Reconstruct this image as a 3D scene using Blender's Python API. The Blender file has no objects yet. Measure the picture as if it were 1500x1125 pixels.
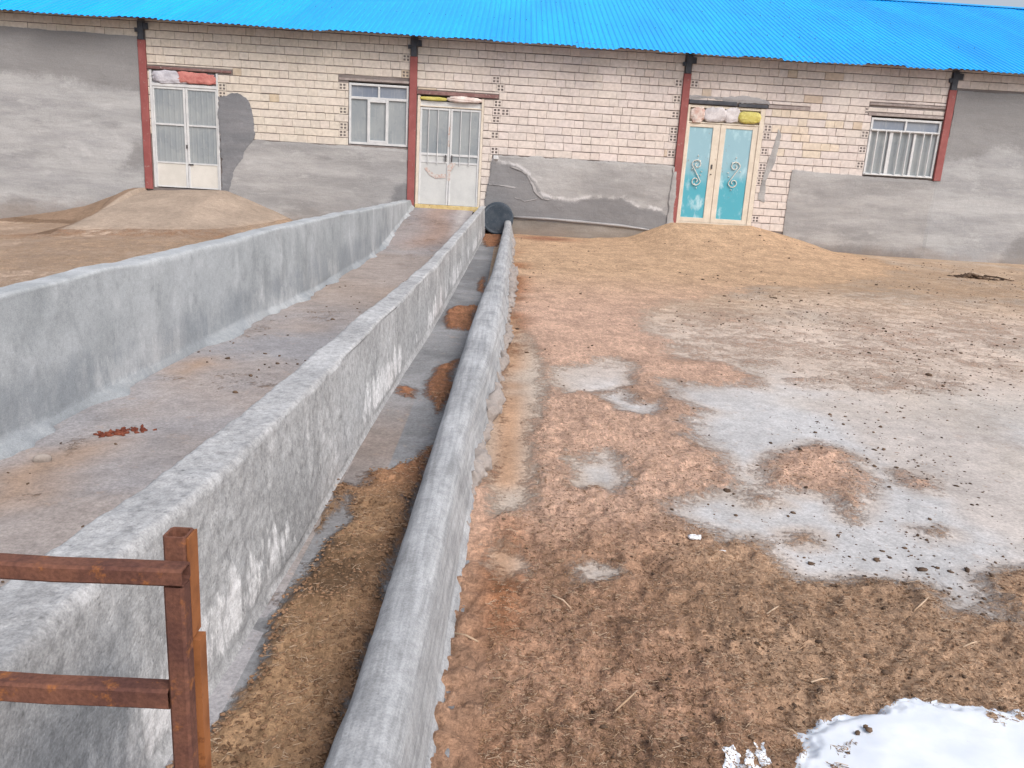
import bpy, math, random
import numpy as np
random.seed(7)
RNG = np.random.default_rng(11)
scene = bpy.context.scene
COL = scene.collection
rad = math.radians

# ------------------------------------------------------------------ camera model (photo 1500 x 1125)
F = 1150.0
PITCH, ROLL, YAW = rad(14.2), rad(-3.41), rad(-1.0)
EYE = 1.6            # eye height above the near ground
DW = 17.2            # distance of the barn's front
SL = 0.033           # the yard rises gently to the barn
def rotm():
    p, r, y = PITCH, ROLL, YAW
    cr, sr, cp, sp, cy, sy = math.cos(r), math.sin(r), math.cos(p), math.sin(p), math.cos(y), math.sin(y)
    Rr = np.array([[cr, -sr, 0], [sr, cr, 0], [0, 0, 1]])
    B = np.array([[1, 0, 0], [0, 0, 1], [0, -1, 0.]])
    P = np.array([[1, 0, 0], [0, cp, sp], [0, -sp, cp]])
    Yw = np.array([[cy, -sy, 0], [sy, cy, 0], [0, 0, 1]])
    return Yw @ P @ B @ Rr
M = rotm()
def ray(x, y): return M @ np.array([(x - 750) / F, (y - 562.5) / F, 1.0])
def G(x, y, z0=0.0):
    d = ray(x, y); t = (EYE - z0) / (SL * d[1] - d[2]); return (d[0] * t, d[1] * t)
def W(x, y):
    d = ray(x, y); t = DW / d[1]; return (d[0] * t, d[2] * t + EYE)

# ------------------------------------------------------------------ numpy noise
_P = np.random.default_rng(3).random(1 << 16)
def _h(i, j, k, seed):
    i = i.astype(np.int64); j = j.astype(np.int64); k = k.astype(np.int64)
    n = (i * 73856093) ^ (j * 19349663) ^ (k * 83492791) ^ (seed * 2654435761)
    return _P[(n ^ (n >> 13)) & 0xFFFF]
def vnoise(x, y, z=0.0, seed=0):
    x = np.asarray(x, float); y = np.asarray(y, float); z = np.broadcast_to(np.asarray(z, float), np.broadcast(x, y).shape)
    x, y = np.broadcast_arrays(x, y)
    ix, iy, iz = np.floor(x), np.floor(y), np.floor(z)
    fx, fy, fz = x - ix, y - iy, z - iz
    fx, fy, fz = [f * f * (3 - 2 * f) for f in (fx, fy, fz)]
    r = 0
    for a in (0, 1):
        for b in (0, 1):
            for c in (0, 1):
                w = (fx if a else 1 - fx) * (fy if b else 1 - fy) * (fz if c else 1 - fz)
                r = r + w * _h(ix + a, iy + b, iz + c, seed)
    return r
def fbm(x, y, z=0.0, s=1.0, o=4, seed=0):
    r = 0; a = 0.5; t = 0
    for k in range(o):
        r = r + a * vnoise(np.asarray(x) * s, np.asarray(y) * s, np.asarray(z) * s, seed + k * 17); t += a; a *= .5; s *= 2.03
    return r / t
def sstep(a, b, x):
    t = np.clip((np.asarray(x, float) - a) / (b - a), 0, 1); return t * t * (3 - 2 * t)
def sdist(px, py, poly):
    """signed distance (positive inside) of points to a polygon"""
    px = np.asarray(px, float); py = np.asarray(py, float)
    d = np.full(px.shape, 1e9); ins = np.zeros(px.shape, bool)
    n = len(poly)
    for i in range(n):
        ax, ay = poly[i]; bx, by = poly[(i + 1) % n]
        ex, ey = bx - ax, by - ay
        t = np.clip(((px - ax) * ex + (py - ay) * ey) / (ex * ex + ey * ey + 1e-12), 0, 1)
        d = np.minimum(d, np.hypot(px - ax - t * ex, py - ay - t * ey))
        if abs(ey) > 1e-12:
            c = ((ay > py) != (by > py)) & (px < ex * (py - ay) / ey + ax)
            ins ^= c
    return np.where(ins, d, -d)

# ------------------------------------------------------------------ mesh helpers
def link(name, me, mat, parent=None, smooth=False):
    o = bpy.data.objects.new(name, me); COL.objects.link(o)
    if mat: me.materials.append(mat)
    if parent: o.parent = parent
    if smooth: me.polygons.foreach_set('use_smooth', [True] * len(me.polygons))
    return o
def np_mesh(name, V, faces, mat, parent=None, smooth=False):
    """faces: int array (n,k) or list of tuples"""
    me = bpy.data.meshes.new(name)
    if isinstance(faces, np.ndarray):
        V = np.asarray(V, np.float32); nf, k = faces.shape
        me.vertices.add(len(V)); me.vertices.foreach_set('co', V.ravel())
        me.loops.add(nf * k); me.loops.foreach_set('vertex_index', faces.ravel().astype(np.int32))
        me.polygons.add(nf); me.polygons.foreach_set('loop_start', np.arange(0, nf * k, k, dtype=np.int32))
        me.update(calc_edges=True)
    else:
        me.from_pydata([tuple(map(float, v)) for v in V], [], faces)
    me.validate()
    return link(name, me, mat, parent, smooth)
def grid_faces(nr, nc):
    a = np.arange(nr * nc).reshape(nr, nc)
    return np.stack([a[:-1, :-1], a[:-1, 1:], a[1:, 1:], a[1:, :-1]], -1).reshape(-1, 4)
def grid_mesh(name, X, Y, Z, mat, parent=None, mask=None):
    nr, nc = X.shape
    f = grid_faces(nr, nc)
    V = np.stack([X, Y, Z], -1).reshape(-1, 3)
    if mask is not None:
        f = f[mask.reshape(-1)[f].min(1) > 0]
        used = np.unique(f); re = np.zeros(len(V), int); re[used] = np.arange(len(used))
        V = V[used]; f = re[f]
        o = np_mesh(name, V, f, mat, parent, True); o['_u'] = 0; del o['_u']
        return o, used
    return np_mesh(name, V, f, mat, parent, True)
def vcol(o, name, arr):
    at = o.data.attributes.new(name, 'FLOAT_COLOR', 'POINT')
    a = np.ones((len(arr), 4), np.float32); a[:, :arr.shape[1]] = arr
    at.data.foreach_set('color', a.ravel())
def vfloat(o, name, arr):
    at = o.data.attributes.new(name, 'FLOAT', 'POINT'); at.data.foreach_set('value', np.asarray(arr, np.float32).ravel())

class MB:
    """collects boxes / tubes / prisms into one mesh"""
    def __init__(s): s.v = []; s.f = []
    def box(s, x0, x1, y0, y1, z0, z1, j=0.0, bev=0.0):
        b = len(s.v)
        if bev > 0:
            # box whose front (-y) face is chamfered
            P = [(x0, y1, z0), (x1, y1, z0), (x1, y1, z1), (x0, y1, z1),
                 (x0, y0 + bev, z0), (x1, y0 + bev, z0), (x1, y0 + bev, z1), (x0, y0 + bev, z1),
                 (x0 + bev, y0, z0 + bev), (x1 - bev, y0, z0 + bev), (x1 - bev, y0, z1 - bev), (x0 + bev, y0, z1 - bev)]
            Fc = [(0, 3, 2, 1), (0, 1, 5, 4), (1, 2, 6, 5), (2, 3, 7, 6), (3, 0, 4, 7),
                  (4, 5, 9, 8), (5, 6, 10, 9), (6, 7, 11, 10), (7, 4, 8, 11), (8, 9, 10, 11)]
        else:
            P = [(x0, y0, z0), (x1, y0, z0), (x1, y1, z0), (x0, y1, z0), (x0, y0, z1), (x1, y0, z1), (x1, y1, z1), (x0, y1, z1)]
            Fc = [(0, 3, 2, 1), (4, 5, 6, 7), (0, 1, 5, 4), (1, 2, 6, 5), (2, 3, 7, 6), (3, 0, 4, 7)]
        for p in P: s.v.append(tuple(c + (random.uniform(-j, j) if j else 0) for c in p))
        s.f += [tuple(b + i for i in q) for q in Fc]
        return s
    def tube(s, pts, r, n=8, closed=False):
        pts = [np.array(p, float) for p in pts]; rings = []
        m = len(pts)
        for i, p in enumerate(pts):
            a = pts[(i - 1) % m] if (closed or i > 0) else p
            c = pts[(i + 1) % m] if (closed or i < m - 1) else p
            t = c - a; t /= (np.linalg.norm(t) + 1e-9)
            u = np.cross(t, [0, 1, 0.2]); u /= (np.linalg.norm(u) + 1e-9); w = np.cross(t, u)
            rr = r[i] if isinstance(r, (list, tuple)) else r
            b = len(s.v)
            for k in range(n):
                an = 2 * math.pi * k / n
                s.v.append(tuple(p + rr * (math.cos(an) * u + math.sin(an) * w)))
            rings.append(b)
        R = len(rings)
        for i in range(R if closed else R - 1):
            a, c = rings[i], rings[(i + 1) % R]
            for k in range(n): s.f.append((a + k, a + (k + 1) % n, c + (k + 1) % n, c + k))
        if not closed:
            s.f.append(tuple(rings[0] + k for k in range(n))[::-1]); s.f.append(tuple(rings[-1] + k for k in range(n)))
        return s
    def prism_y(s, poly, y0, y1):
        """polygon in X-Z extruded from y0 (front) to y1"""
        b = len(s.v); n = len(poly)
        s.v += [(p[0], y0, p[1]) for p in poly] + [(p[0], y1, p[1]) for p in poly]
        s.f.append(tuple(range(b, b + n)))
        for i in range(n): s.f.append((b + i, b + n + i, b + n + (i + 1) % n, b + (i + 1) % n))
        return s
    def build(s, name, mat, parent=None, smooth=False):
        return np_mesh(name, s.v, s.f, mat, parent, smooth)

def tag(o, label=None, cat=None, group=None, kind=None):
    if label: o['label'] = label
    if cat: o['category'] = cat
    if group: o['group'] = group
    if kind: o['kind'] = kind
    return o
def empty(name, loc=(0, 0, 0)):
    o = bpy.data.objects.new(name, None); COL.objects.link(o); o.location = loc; o.empty_display_size = .1
    return o
def rehome(root):
    """children were built in world coordinates: keep them in place under a moved Empty"""
    for c in root.children:
        c.matrix_parent_inverse.identity()
        c.location = [a - b for a, b in zip(c.location, root.location)]

# ------------------------------------------------------------------ node materials
class NT:
    def __init__(s, name, rough=.8, spec=.3, metal=0.0):
        s.m = bpy.data.materials.new(name); s.m.use_nodes = True
        s.t = s.m.node_tree; s.b = s.t.nodes['Principled BSDF']
        s.b.inputs['Roughness'].default_value = rough; s.b.inputs['Specular IOR Level'].default_value = spec
        s.b.inputs['Metallic'].default_value = metal
        s.tc = s.t.nodes.new('ShaderNodeTexCoord')
    def new(s, k): return s.t.nodes.new(k)
    def setin(s, n, k, v):
        if v is None: return
        if hasattr(v, 'is_output') or isinstance(v, bpy.types.NodeSocket): s.t.links.new(v, n.inputs[k])
        else:
            if isinstance(v, tuple) and len(v) == 3 and n.inputs[k].type == 'RGBA': v = (*v, 1)
            n.inputs[k].default_value = v
    def vec(s, scale=(1, 1, 1), rot=(0, 0, 0)):
        n = s.new('ShaderNodeMapping'); s.t.links.new(s.tc.outputs['Object'], n.inputs[0])
        n.inputs['Scale'].default_value = scale; n.inputs['Rotation'].default_value = rot
        return n.outputs[0]
    def noise(s, scale, detail=4, rough=.55, vec=None, dist=0.0):
        n = s.new('ShaderNodeTexNoise'); s.setin(n, 'Scale', scale); s.setin(n, 'Detail', detail); s.setin(n, 'Roughness', rough); s.setin(n, 'Distortion', dist)
        s.t.links.new(vec or s.tc.outputs['Object'], n.inputs['Vector']); return n.outputs[0]
    def voro(s, scale, vec=None, feat='F1'):
        n = s.new('ShaderNodeTexVoronoi'); n.feature = feat; s.setin(n, 'Scale', scale)
        s.t.links.new(vec or s.tc.outputs['Object'], n.inputs['Vector']); return n.outputs[0]
    def math(s, op, a, b=None, clamp=False):
        n = s.new('ShaderNodeMath'); n.operation = op; n.use_clamp = clamp; s.setin(n, 0, a); s.setin(n, 1, b); return n.outputs[0]
    def range(s, v, a, b, c=0.0, d=1.0):
        n = s.new('ShaderNodeMapRange'); n.interpolation_type = 'SMOOTHSTEP'
        s.setin(n, 0, v); s.setin(n, 1, a); s.setin(n, 2, b); s.setin(n, 3, c); s.setin(n, 4, d); return n.outputs[0]
    def mix(s, fac, a, b, mode='MIX'):
        n = s.new('ShaderNodeMix'); n.data_type = 'RGBA'; n.blend_type = mode
        s.setin(n, 0, fac); s.setin(n, 6, a); s.setin(n, 7, b); return n.outputs[2]
    def gain(s, col, v):   # multiply colour by a scalar socket
        n = s.new('ShaderNodeVectorMath'); n.operation = 'SCALE'; s.setin(n, 0, col); s.setin(n, 3, v); return n.outputs[0]
    def attr(s, name, out='Color'):
        n = s.new('ShaderNodeAttribute'); n.attribute_name = name; return n.outputs[out]
    def sep(s):
        n = s.new('ShaderNodeSeparateXYZ'); s.t.links.new(s.tc.outputs['Object'], n.inputs[0]); return n.outputs
    def bump(s, h, strength=.5, dist=.01, normal=None):
        n = s.new('ShaderNodeBump'); n.inputs['Strength'].default_value = strength; n.inputs['Distance'].default_value = dist
        s.setin(n, 'Height', h)
        if normal is not None: s.t.links.new(normal, n.inputs['Normal'])
        return n.outputs[0]
    def out(s, col=None, normal=None, rough=None):
        if col is not None: s.setin(s.b, 'Base Color', col)
        if normal is not None: s.t.links.new(normal, s.b.inputs['Normal'])
        if rough is not None: s.setin(s.b, 'Roughness', rough)
        return s.m

def m_paint(name, c1, c2, rough=.5, spec=.4, wear=None, wlo=.62, whi=.68, scale=6, bump=.15, vstretch=1.0):
    n = NT(name, rough, spec)
    v = n.vec((1, 1, vstretch))
    col = n.mix(n.range(n.noise(scale, 5, .6, v), .35, .68), c1, c2)
    if wear:
        col = n.mix(n.range(n.noise(scale * 3, 6, .65, v), wlo, whi), col, wear)
    fine = n.noise(90, 3)
    col = n.gain(col, n.range(fine, .2, .8, .9, 1.08))
    return n.out(col, n.bump(n.noise(scale * 4, 4), bump, .004))

def m_concrete(name, c_dark, c_light, streak=(.66, .66, .67), streaky=.6, rough_bump=.9, dark_tone=None, crust=0.0, grain=160, mott=1.0, along=False):
    n = NT(name, .88, .25)
    P = n.sep()
    vs = n.vec((1, 1.7, .6))                      # runs down the face
    blot = n.noise(1.6, 6, .6)
    col = n.mix(n.range(blot, .32, .68), c_dark, c_light)
    drip = n.noise(2.2, 5, .6, vs)
    col = n.mix(n.math('MULTIPLY', n.range(drip, .54, .72), streaky * .6), col, streak)
    dk = n.noise(3.1, 6, .65, n.vec((1, 1.5, .8), (0, 0, .4)))
    col = n.mix(n.math('MULTIPLY', n.range(dk, .50, .70), .42), col, tuple(c * .60 for c in c_dark))
    mot = n.noise(16, 5, .72)
    col = n.mix(n.math('MULTIPLY', n.range(mot, .52, .66), .45 * mott), col, tuple(c * .62 for c in c_dark))
    low = n.math('SUBTRACT', P[2], n.math('MULTIPLY', P[1], SL))          # height above the floor
    if crust:                                    # lime bloom creeping up from the foot
        hb = n.math('MULTIPLY', n.range(low, .0, .10, .35, 1.0), n.range(low, .50, .14, .0, 1.0))
        hb = n.math('MULTIPLY', hb, n.range(n.noise(1.3, 4, .6), .40, .58, .35, 1.0))
        b = n.math('ADD', hb, n.math('MULTIPLY', n.math('SUBTRACT', n.noise(5.5, 7, .72, n.vec((1, 2.0, .5))), .5), 2.6))
        col = n.mix(n.math('MULTIPLY', n.range(b, .70, 1.0), crust), col, (.80, .80, .81))
    if dark_tone:
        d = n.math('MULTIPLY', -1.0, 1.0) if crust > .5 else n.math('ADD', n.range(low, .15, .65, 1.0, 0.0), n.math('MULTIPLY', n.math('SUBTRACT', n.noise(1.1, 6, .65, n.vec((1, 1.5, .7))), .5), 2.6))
        col = n.mix(n.math('MULTIPLY', n.range(d, .55, 1.25), .75), col, dark_tone)  # damp above the floor of the left wall
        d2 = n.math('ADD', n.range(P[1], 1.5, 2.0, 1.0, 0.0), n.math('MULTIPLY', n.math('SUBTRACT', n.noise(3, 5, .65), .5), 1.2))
        col = n.mix(n.math('MULTIPLY', n.range(d2, .5, .9), n.range(low, .58, .40, 0.0, .7)), col, dark_tone)  # darker low on the face towards the near end
    speck = n.noise(30, 5, .78)
    col = n.gain(col, n.range(speck, .3, .7, 1 - .28 * mott, 1 + .18 * mott))
    pore = n.voro(34, n.vec((1, 1, .7)))
    col = n.gain(col, n.range(n.math('ADD', pore, n.math('MULTIPLY', n.noise(9, 3), .5)), .22, .46, 1 - .38 * mott, 1.0))
    if along:                                    # trowel strokes along the kerb
        col = n.gain(col, n.range(n.noise(9, 5, .6, n.vec((5, .22, 5))), .3, .7, .80, 1.16))
    pit = n.noise(grain, 2, .6)
    col = n.gain(col, n.range(pit, .2, .8, .82, 1.12))
    pits = n.voro(55)
    b1 = n.bump(n.noise(9, 4, .6), .35 * rough_bump, .015)
    b2 = n.bump(n.noise(110, 3, .7), .55 * rough_bump, .005, b1)
    b3 = n.bump(n.range(pits, 0, .35), .35 * rough_bump, .006, b2)
    return n.out(col, b3)

MAT = {}
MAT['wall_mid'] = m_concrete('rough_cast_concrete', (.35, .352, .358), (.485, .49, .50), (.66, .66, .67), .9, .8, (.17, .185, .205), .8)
MAT['wall_left'] = m_concrete('smooth_cast_concrete', (.325, .345, .36), (.45, .47, .49), (.57, .59, .61), .9, .4, (.26, .285, .31), .25, mott=.35)
MAT['curb'] = m_concrete('kerb_concrete', (.31, .32, .335), (.42, .432, .45), (.54, .55, .56), .3, .6, mott=.5, along=True)

def m_plaster(name, a, b, rough_bump=.5, horiz=True, stain=None):
    n = NT(name, .9, .2)
    v = n.vec((.5, 1, 2.2)) if horiz else n.vec((1, 1, 1))
    col = n.mix(n.range(n.noise(1.3, 7, .66, v), .34, .66), a, b)
    if horiz: col = n.gain(col, n.range(n.noise(1.6, 6, .6, n.vec((.22, 1, 2.6))), .33, .67, .92, 1.07))
    col = n.mix(n.math('MULTIPLY', n.range(n.noise(2.6, 6, .7, n.vec((.7, 1, 1.6), (0, .15, 0))), .55, .72), .5), col, tuple(c * 1.25 for c in b))
    col = n.mix(n.math('MULTIPLY', n.range(n.noise(.9, 7, .7, n.vec((.5, 1, 1.5), (0, -.1, .3))), .52, .68), .55), col, tuple(c * .66 for c in a))
    if stain:
        st = n.attr('stain', 'Fac')
        k = n.math('ADD', st, n.math('MULTIPLY', n.math('SUBTRACT', n.noise(3.5, 6, .7), .5), .55))
        k = n.math('ADD', k, n.math('MULTIPLY', n.math('SUBTRACT', n.noise(22, 4, .7), .5), .25))
        col = n.mix(n.range(k, .40, .66, 0, .72), col, stain)
        rim = n.math('MULTIPLY', n.range(k, .26, .40), n.range(k, .56, .44))
        col = n.mix(n.math('MULTIPLY', n.math('MULTIPLY', rim, n.attr('crust', 'Fac')), n.range(n.noise(4, 4), .42, .6)), col, (.56, .55, .56))
    dirt = n.noise(2.2, 6, .7, n.vec((.6, 1, 1)))
    P = n.sep()
    col = n.mix(n.math('MULTIPLY', n.range(n.math('ADD', P[2], n.math('MULTIPLY', dirt, .9)), 1.35, .85), .55), col, (.25, .20, .165))
    col = n.gain(col, n.range(n.noise(60, 3), .2, .8, .88, 1.1))
    b1 = n.bump(n.noise(5, 5, .6, v), .45 * rough_bump, .03)
    b2 = n.bump(n.noise(45, 4, .7), .5 * rough_bump, .008, b1)
    return n.out(col, b2)
MAT['plaster'] = m_plaster('grey_cement_render', (.30, .295, .298), (.40, .393, .392), .7, True, (.165, .165, .175))
MAT['plaster_far'] = m_plaster('pale_cement_render', (.325, .325, .335), (.42, .42, .425), .7, True, (.215, .21, .212))
MAT['plaster_dark'] = m_plaster('dark_damp_render', (.175, .18, .195), (.235, .235, .25), .6)
MAT['plaster_pale'] = m_plaster('pale_render_crust', (.30, .29, .295), (.39, .38, .385), .9)
MAT['plinth'] = m_plaster('bare_concrete_footing', (.22, .20, .18), (.30, .275, .25), 1.0)
# blocks: each block carries its own tint, with shade painted inside its holes
n = NT('pale_clay_block', .9, .2)
tint = n.attr('tint')
c = n.gain(tint, n.range(n.noise(14, 5, .6), .25, .75, .88, 1.1))
c = n.mix(n.math('MULTIPLY', n.range(n.noise(3, 6, .7), .60, .76), .25), c, (.46, .39, .34))
MAT['brick'] = n.out(c, n.bump(n.noise(40, 4), .4, .006))
MAT['mortar'] = m_plaster('grey_mortar', (.16, .138, .132), (.24, .21, .20), .8)
# blue sheet
n = NT('blue_painted_sheet', .38, .5)
c = n.mix(n.range(n.noise(.7, 5, .6, n.vec((1, .25, .25))), .35, .65), (.0004, .37, .93), (.0008, .435, .98))
c = n.gain(c, n.range(n.noise(9, 4, .6, n.vec((2, .3, .3))), .25, .75, .93, 1.05))
fd = n.attr('fade', 'Fac'); c = n.gain(c, n.math('MAXIMUM', fd, .9))
c = n.mix(n.range(n.noise(5, 6, .7, n.vec((2.5, .4, .4))), .60, .78, 0, .16), c, (.45, .50, .55))
MAT['roof'] = n.out(c, n.bump(n.noise(3, 3), .1, .01))
MAT['red_steel'] = m_paint('red_oxide_paint', (.255, .075, .072), (.31, .10, .095), .6, .3, (.33, .22, .20), .60, .72, 4, .3)
MAT['lintel'] = m_paint('rust_brown_steel', (.20, .105, .10), (.28, .17, .16), .75, .2, (.36, .30, .28), .55, .7, 7, .3)
MAT['grey_lintel'] = m_paint('mortar_smeared_steel', (.30, .25, .24), (.40, .35, .33), .85, .2, (.50, .45, .41), .55, .7, 8, .5)
MAT['black_steel'] = m_paint('black_steel', (.04, .045, .06), (.075, .08, .095), .6, .4, (.09, .09, .10), .6, .7, 8)
MAT['white_frame'] = m_paint('white_frame_paint', (.55, .56, .575), (.64, .645, .65), .45, .4, (.45, .38, .31), .66, .74, 7, .1)
MAT['cream_panel'] = m_paint('cream_sheet_paint', (.58, .56, .52), (.66, .635, .595), .5, .4, (.42, .35, .28), .70, .78, 3, .1)
MAT['pale_panel'] = m_paint('pale_grey_sheet_paint', (.50, .51, .51), (.57, .58, .575), .5, .4, (.40, .33, .28), .685, .75, 3, .1)
MAT['cream_frame'] = m_paint('cream_frame_paint', (.60, .53, .44), (.69, .62, .53), .55, .35, (.42, .30, .20), .64, .74, 5, .1)
MAT['yellow_sill'] = m_paint('ochre_sill_paint', (.52, .38, .16), (.62, .50, .26), .6, .3, (.30, .2, .12), .58, .68, 9, .1)
MAT['smudge'] = m_paint('red_paint_smear', (.46, .31, .27), (.52, .39, .35), .7, .2, (.54, .52, .50), .42, .54, 9, .1)
n = NT('worn_blue_panel_paint', .5, .4)
P = n.sep()
worn = n.noise(3.2, 6, .65, n.vec((1.5, 1, .8)))
low = n.range(n.math('ADD', P[2], n.math('MULTIPLY', n.noise(2.5, 5), .9)), 2.2, 2.75)
c = n.mix(low, (.075, .36, .46), (.26, .44, .52))
c = n.mix(n.range(worn, .50, .70), c, (.40, .60, .67))
c = n.mix(n.range(n.noise(11, 6, .7, n.vec((1, 1, .5))), .63, .70), c, (.25, .20, .18))
MAT['blue_panel'] = n.out(c, n.bump(n.noise(20, 4), .15, .004))
def m_glass(name, c1, c2, rough=.22):
    n = NT(name, rough, .35)
    c = n.mix(n.range(n.noise(1.7, 4, .5), .3, .7), c1, c2)
    c = n.mix(n.math('MULTIPLY', n.range(n.noise(9, 5, .7, n.vec((3, 1, .4))), .5, .75), .35), c, (.5, .5, .48))
    return n.out(c, n.bump(n.noise(2.5, 2), .12, .02), n.range(n.noise(4, 4), .3, .7, rough * .7, rough * 1.5))
MAT['glass'] = m_glass('dusty_frosted_glass', (.235, .265, .29), (.31, .335, .35), .3)
MAT['glass_dark'] = m_glass('dusty_clear_glass', (.17, .20, .26), (.24, .27, .32), .2)
MAT['dark'] = m_paint('interior_shade', (.02, .02, .022), (.035, .035, .04), .9, .1)
MAT['handle'] = m_paint('dark_handle', (.05, .045, .05), (.09, .085, .085), .5, .4)
MAT['ornament'] = m_paint('whitened_scroll_paint', (.62, .60, .55), (.72, .70, .65), .6, .3, (.35, .30, .27), .56, .66, 30, .1)
def m_cloth(name, a, b, rough=.75):
    n = NT(name, rough, .25)
    c = n.mix(n.range(n.noise(7, 5, .6), .35, .65), a, b)
    c = n.gain(c, n.range(n.noise(50, 3), .2, .8, .9, 1.08))
    return n.out(c, n.bump(n.noise(14, 4, .6), .7, .02))
MAT['sack_white'] = m_cloth('white_woven_plastic', (.48, .45, .465), (.64, .61, .625))
MAT['sack_grey'] = m_cloth('grey_woven_plastic', (.42, .41, .46), (.58, .57, .62))
MAT['sack_yellow'] = m_cloth('yellow_plastic', (.50, .44, .11), (.60, .54, .19), .6)
MAT['cloth_red'] = m_cloth('red_cloth', (.46, .15, .135), (.58, .24, .21))
MAT['cloth_pink'] = m_cloth('pink_white_rag', (.52, .34, .29), (.66, .59, .55))
MAT['cloth_pale'] = m_cloth('pale_pink_cloth', (.62, .50, .46), (.74, .66, .62))
MAT['drum'] = m_paint('dark_blue_plastic', (.035, .05, .07), (.065, .08, .10), .55, .3, (.11, .125, .14), .58, .72, 6, .3)
# rusty gate
n = NT('rusty_steel', .85, .25)
c = n.mix(n.range(n.noise(9, 6, .65), .35, .65), (.095, .042, .034), (.17, .075, .05))
c = n.mix(n.range(n.noise(26, 5, .65), .56, .70), c, (.30, .115, .04))
c = n.gain(c, n.range(n.noise(150, 3), .2, .8, .75, 1.2))
MAT['rust'] = n.out(c, n.bump(n.noise(140, 4, .7), .35, .003))
n = NT('bright_orange_rust', .85, .25)
c = n.mix(n.range(n.noise(12, 6, .6), .35, .65), (.20, .075, .03), (.31, .12, .045))
c = n.mix(n.range(n.noise(30, 5, .6), .60, .68), c, (.20, .075, .03))
c = n.mix(n.range(n.voro(16), .16, .11), c, (.62, .45, .36))
MAT['rust_orange'] = n.out(c, n.bump(n.noise(140, 4, .7), .35, .003))
n = NT('old_snow', .75, .3)
c = n.mix(n.range(n.noise(9, 5), .3, .7), (.64, .69, .76), (.71, .75, .81))
c = n.mix(n.range(n.noise(42, 4, .7), .70, .78), c, (.52, .47, .42))
n.b.inputs['Subsurface Weight'].default_value = .2; n.b.inputs['Subsurface Radius'].default_value = (.02, .025, .03)
MAT['snow'] = n.out(c, n.bump(n.noise(45, 4), .12, .003))
MAT['straw'] = m_paint('dry_straw', (.38, .26, .17), (.60, .46, .34), .8, .2, None, scale=9, bump=0)
MAT['clod'] = m_paint('dried_dung', (.070, .048, .036), (.17, .115, .08), .95, .1, None, scale=5, bump=.5)
MAT['chip'] = m_paint('brown_litter_chips', (.15, .09, .055), (.34, .21, .13), .95, .1, None, scale=5, bump=.4)
MAT['red_scrap'] = m_paint('dried_red_scraps', (.13, .035, .022), (.22, .07, .04), .8, .2, None, scale=25, bump=.5)
MAT['stone'] = m_plaster('pale_stone', (.36, .34, .33), (.46, .44, .43), .8, False)
MAT['scrap_white'] = m_cloth('white_scrap', (.70, .70, .72), (.82, .82, .84))

# ground: floor colour + litter colour per vertex, the edge of the litter broken up by noise
def m_ground(name, litter_bump=1.0):
    n = NT(name, .92, .2)
    base = n.attr('floor_tint'); lit = n.attr('litter_tint'); mk = n.attr('litter', 'Fac')
    e1 = n.noise(6, 7, .68); e2 = n.noise(34, 5, .7)
    k = n.math('ADD', mk, n.math('MULTIPLY', n.math('SUBTRACT', e1, .5), .95))
    k = n.math('ADD', k, n.math('MULTIPLY', n.math('SUBTRACT', e2, .5), .95))
    k = n.range(k, .33, .73)
    # floor
    f = n.gain(base, n.range(n.noise(1.3, 8, .68), .3, .7, .84, 1.14))
    f = n.gain(f, n.range(n.noise(11, 6, .72), .3, .7, .86, 1.12))
    f = n.gain(f, n.range(n.noise(60, 5, .78), .25, .75, .70, 1.2))
    f = n.mix(n.range(n.noise(7, 8, .78, n.vec((1, 1, 1), (0, 0, .5))), .55, .68, 0, .32), f, (.41, .295, .22))
    f = n.mix(n.range(n.noise(24, 5, .75, n.vec((1, 1, 1), (.2, 0, 1.5))), .62, .70, 0, .6), f, (.22, .16, .125))
    # litter
    fib = n.noise(60, 5, .75, n.vec((1, .35, 1), (0, 0, .5)), .6)
    fib2 = n.noise(60, 5, .75, n.vec((.35, 1, 1), (0, 0, -.3)), .6)
    fib3 = n.noise(19, 6, .8, n.vec((1, .5, 1), (0, 0, .9)), .8)
    l = n.gain(lit, n.range(n.noise(3.2, 7, .7), .3, .7, .80, 1.20))
    l = n.gain(l, n.range(n.math('MAXIMUM', fib, fib2), .38, .75, .66, 1.36))
    l = n.gain(l, n.range(fib3, .3, .7, .76, 1.22))
    l = n.mix(n.range(n.noise(23, 6, .78), .58, .68, 0, .45), l, (.16, .098, .065))
    l = n.mix(n.range(n.noise(27, 5, .7, n.vec((1, 1, 1), (.3, .2, 1.3))), .62, .71, 0, .55), l, (.60, .46, .35))
    col = n.mix(k, f, l)
    h = n.math('MULTIPLY', n.math('ADD', n.math('MAXIMUM', fib, fib2), fib3), k)
    b1 = n.bump(n.noise(18, 5, .7), .35, .012)
    b2 = n.bump(h, .8 * litter_bump, .025, b1)
    b3 = n.bump(n.noise(90, 4, .75), .35, .006, b2)
    return n.out(col, b3)
MAT['ground'] = m_ground('yard_floor_and_litter')

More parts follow.
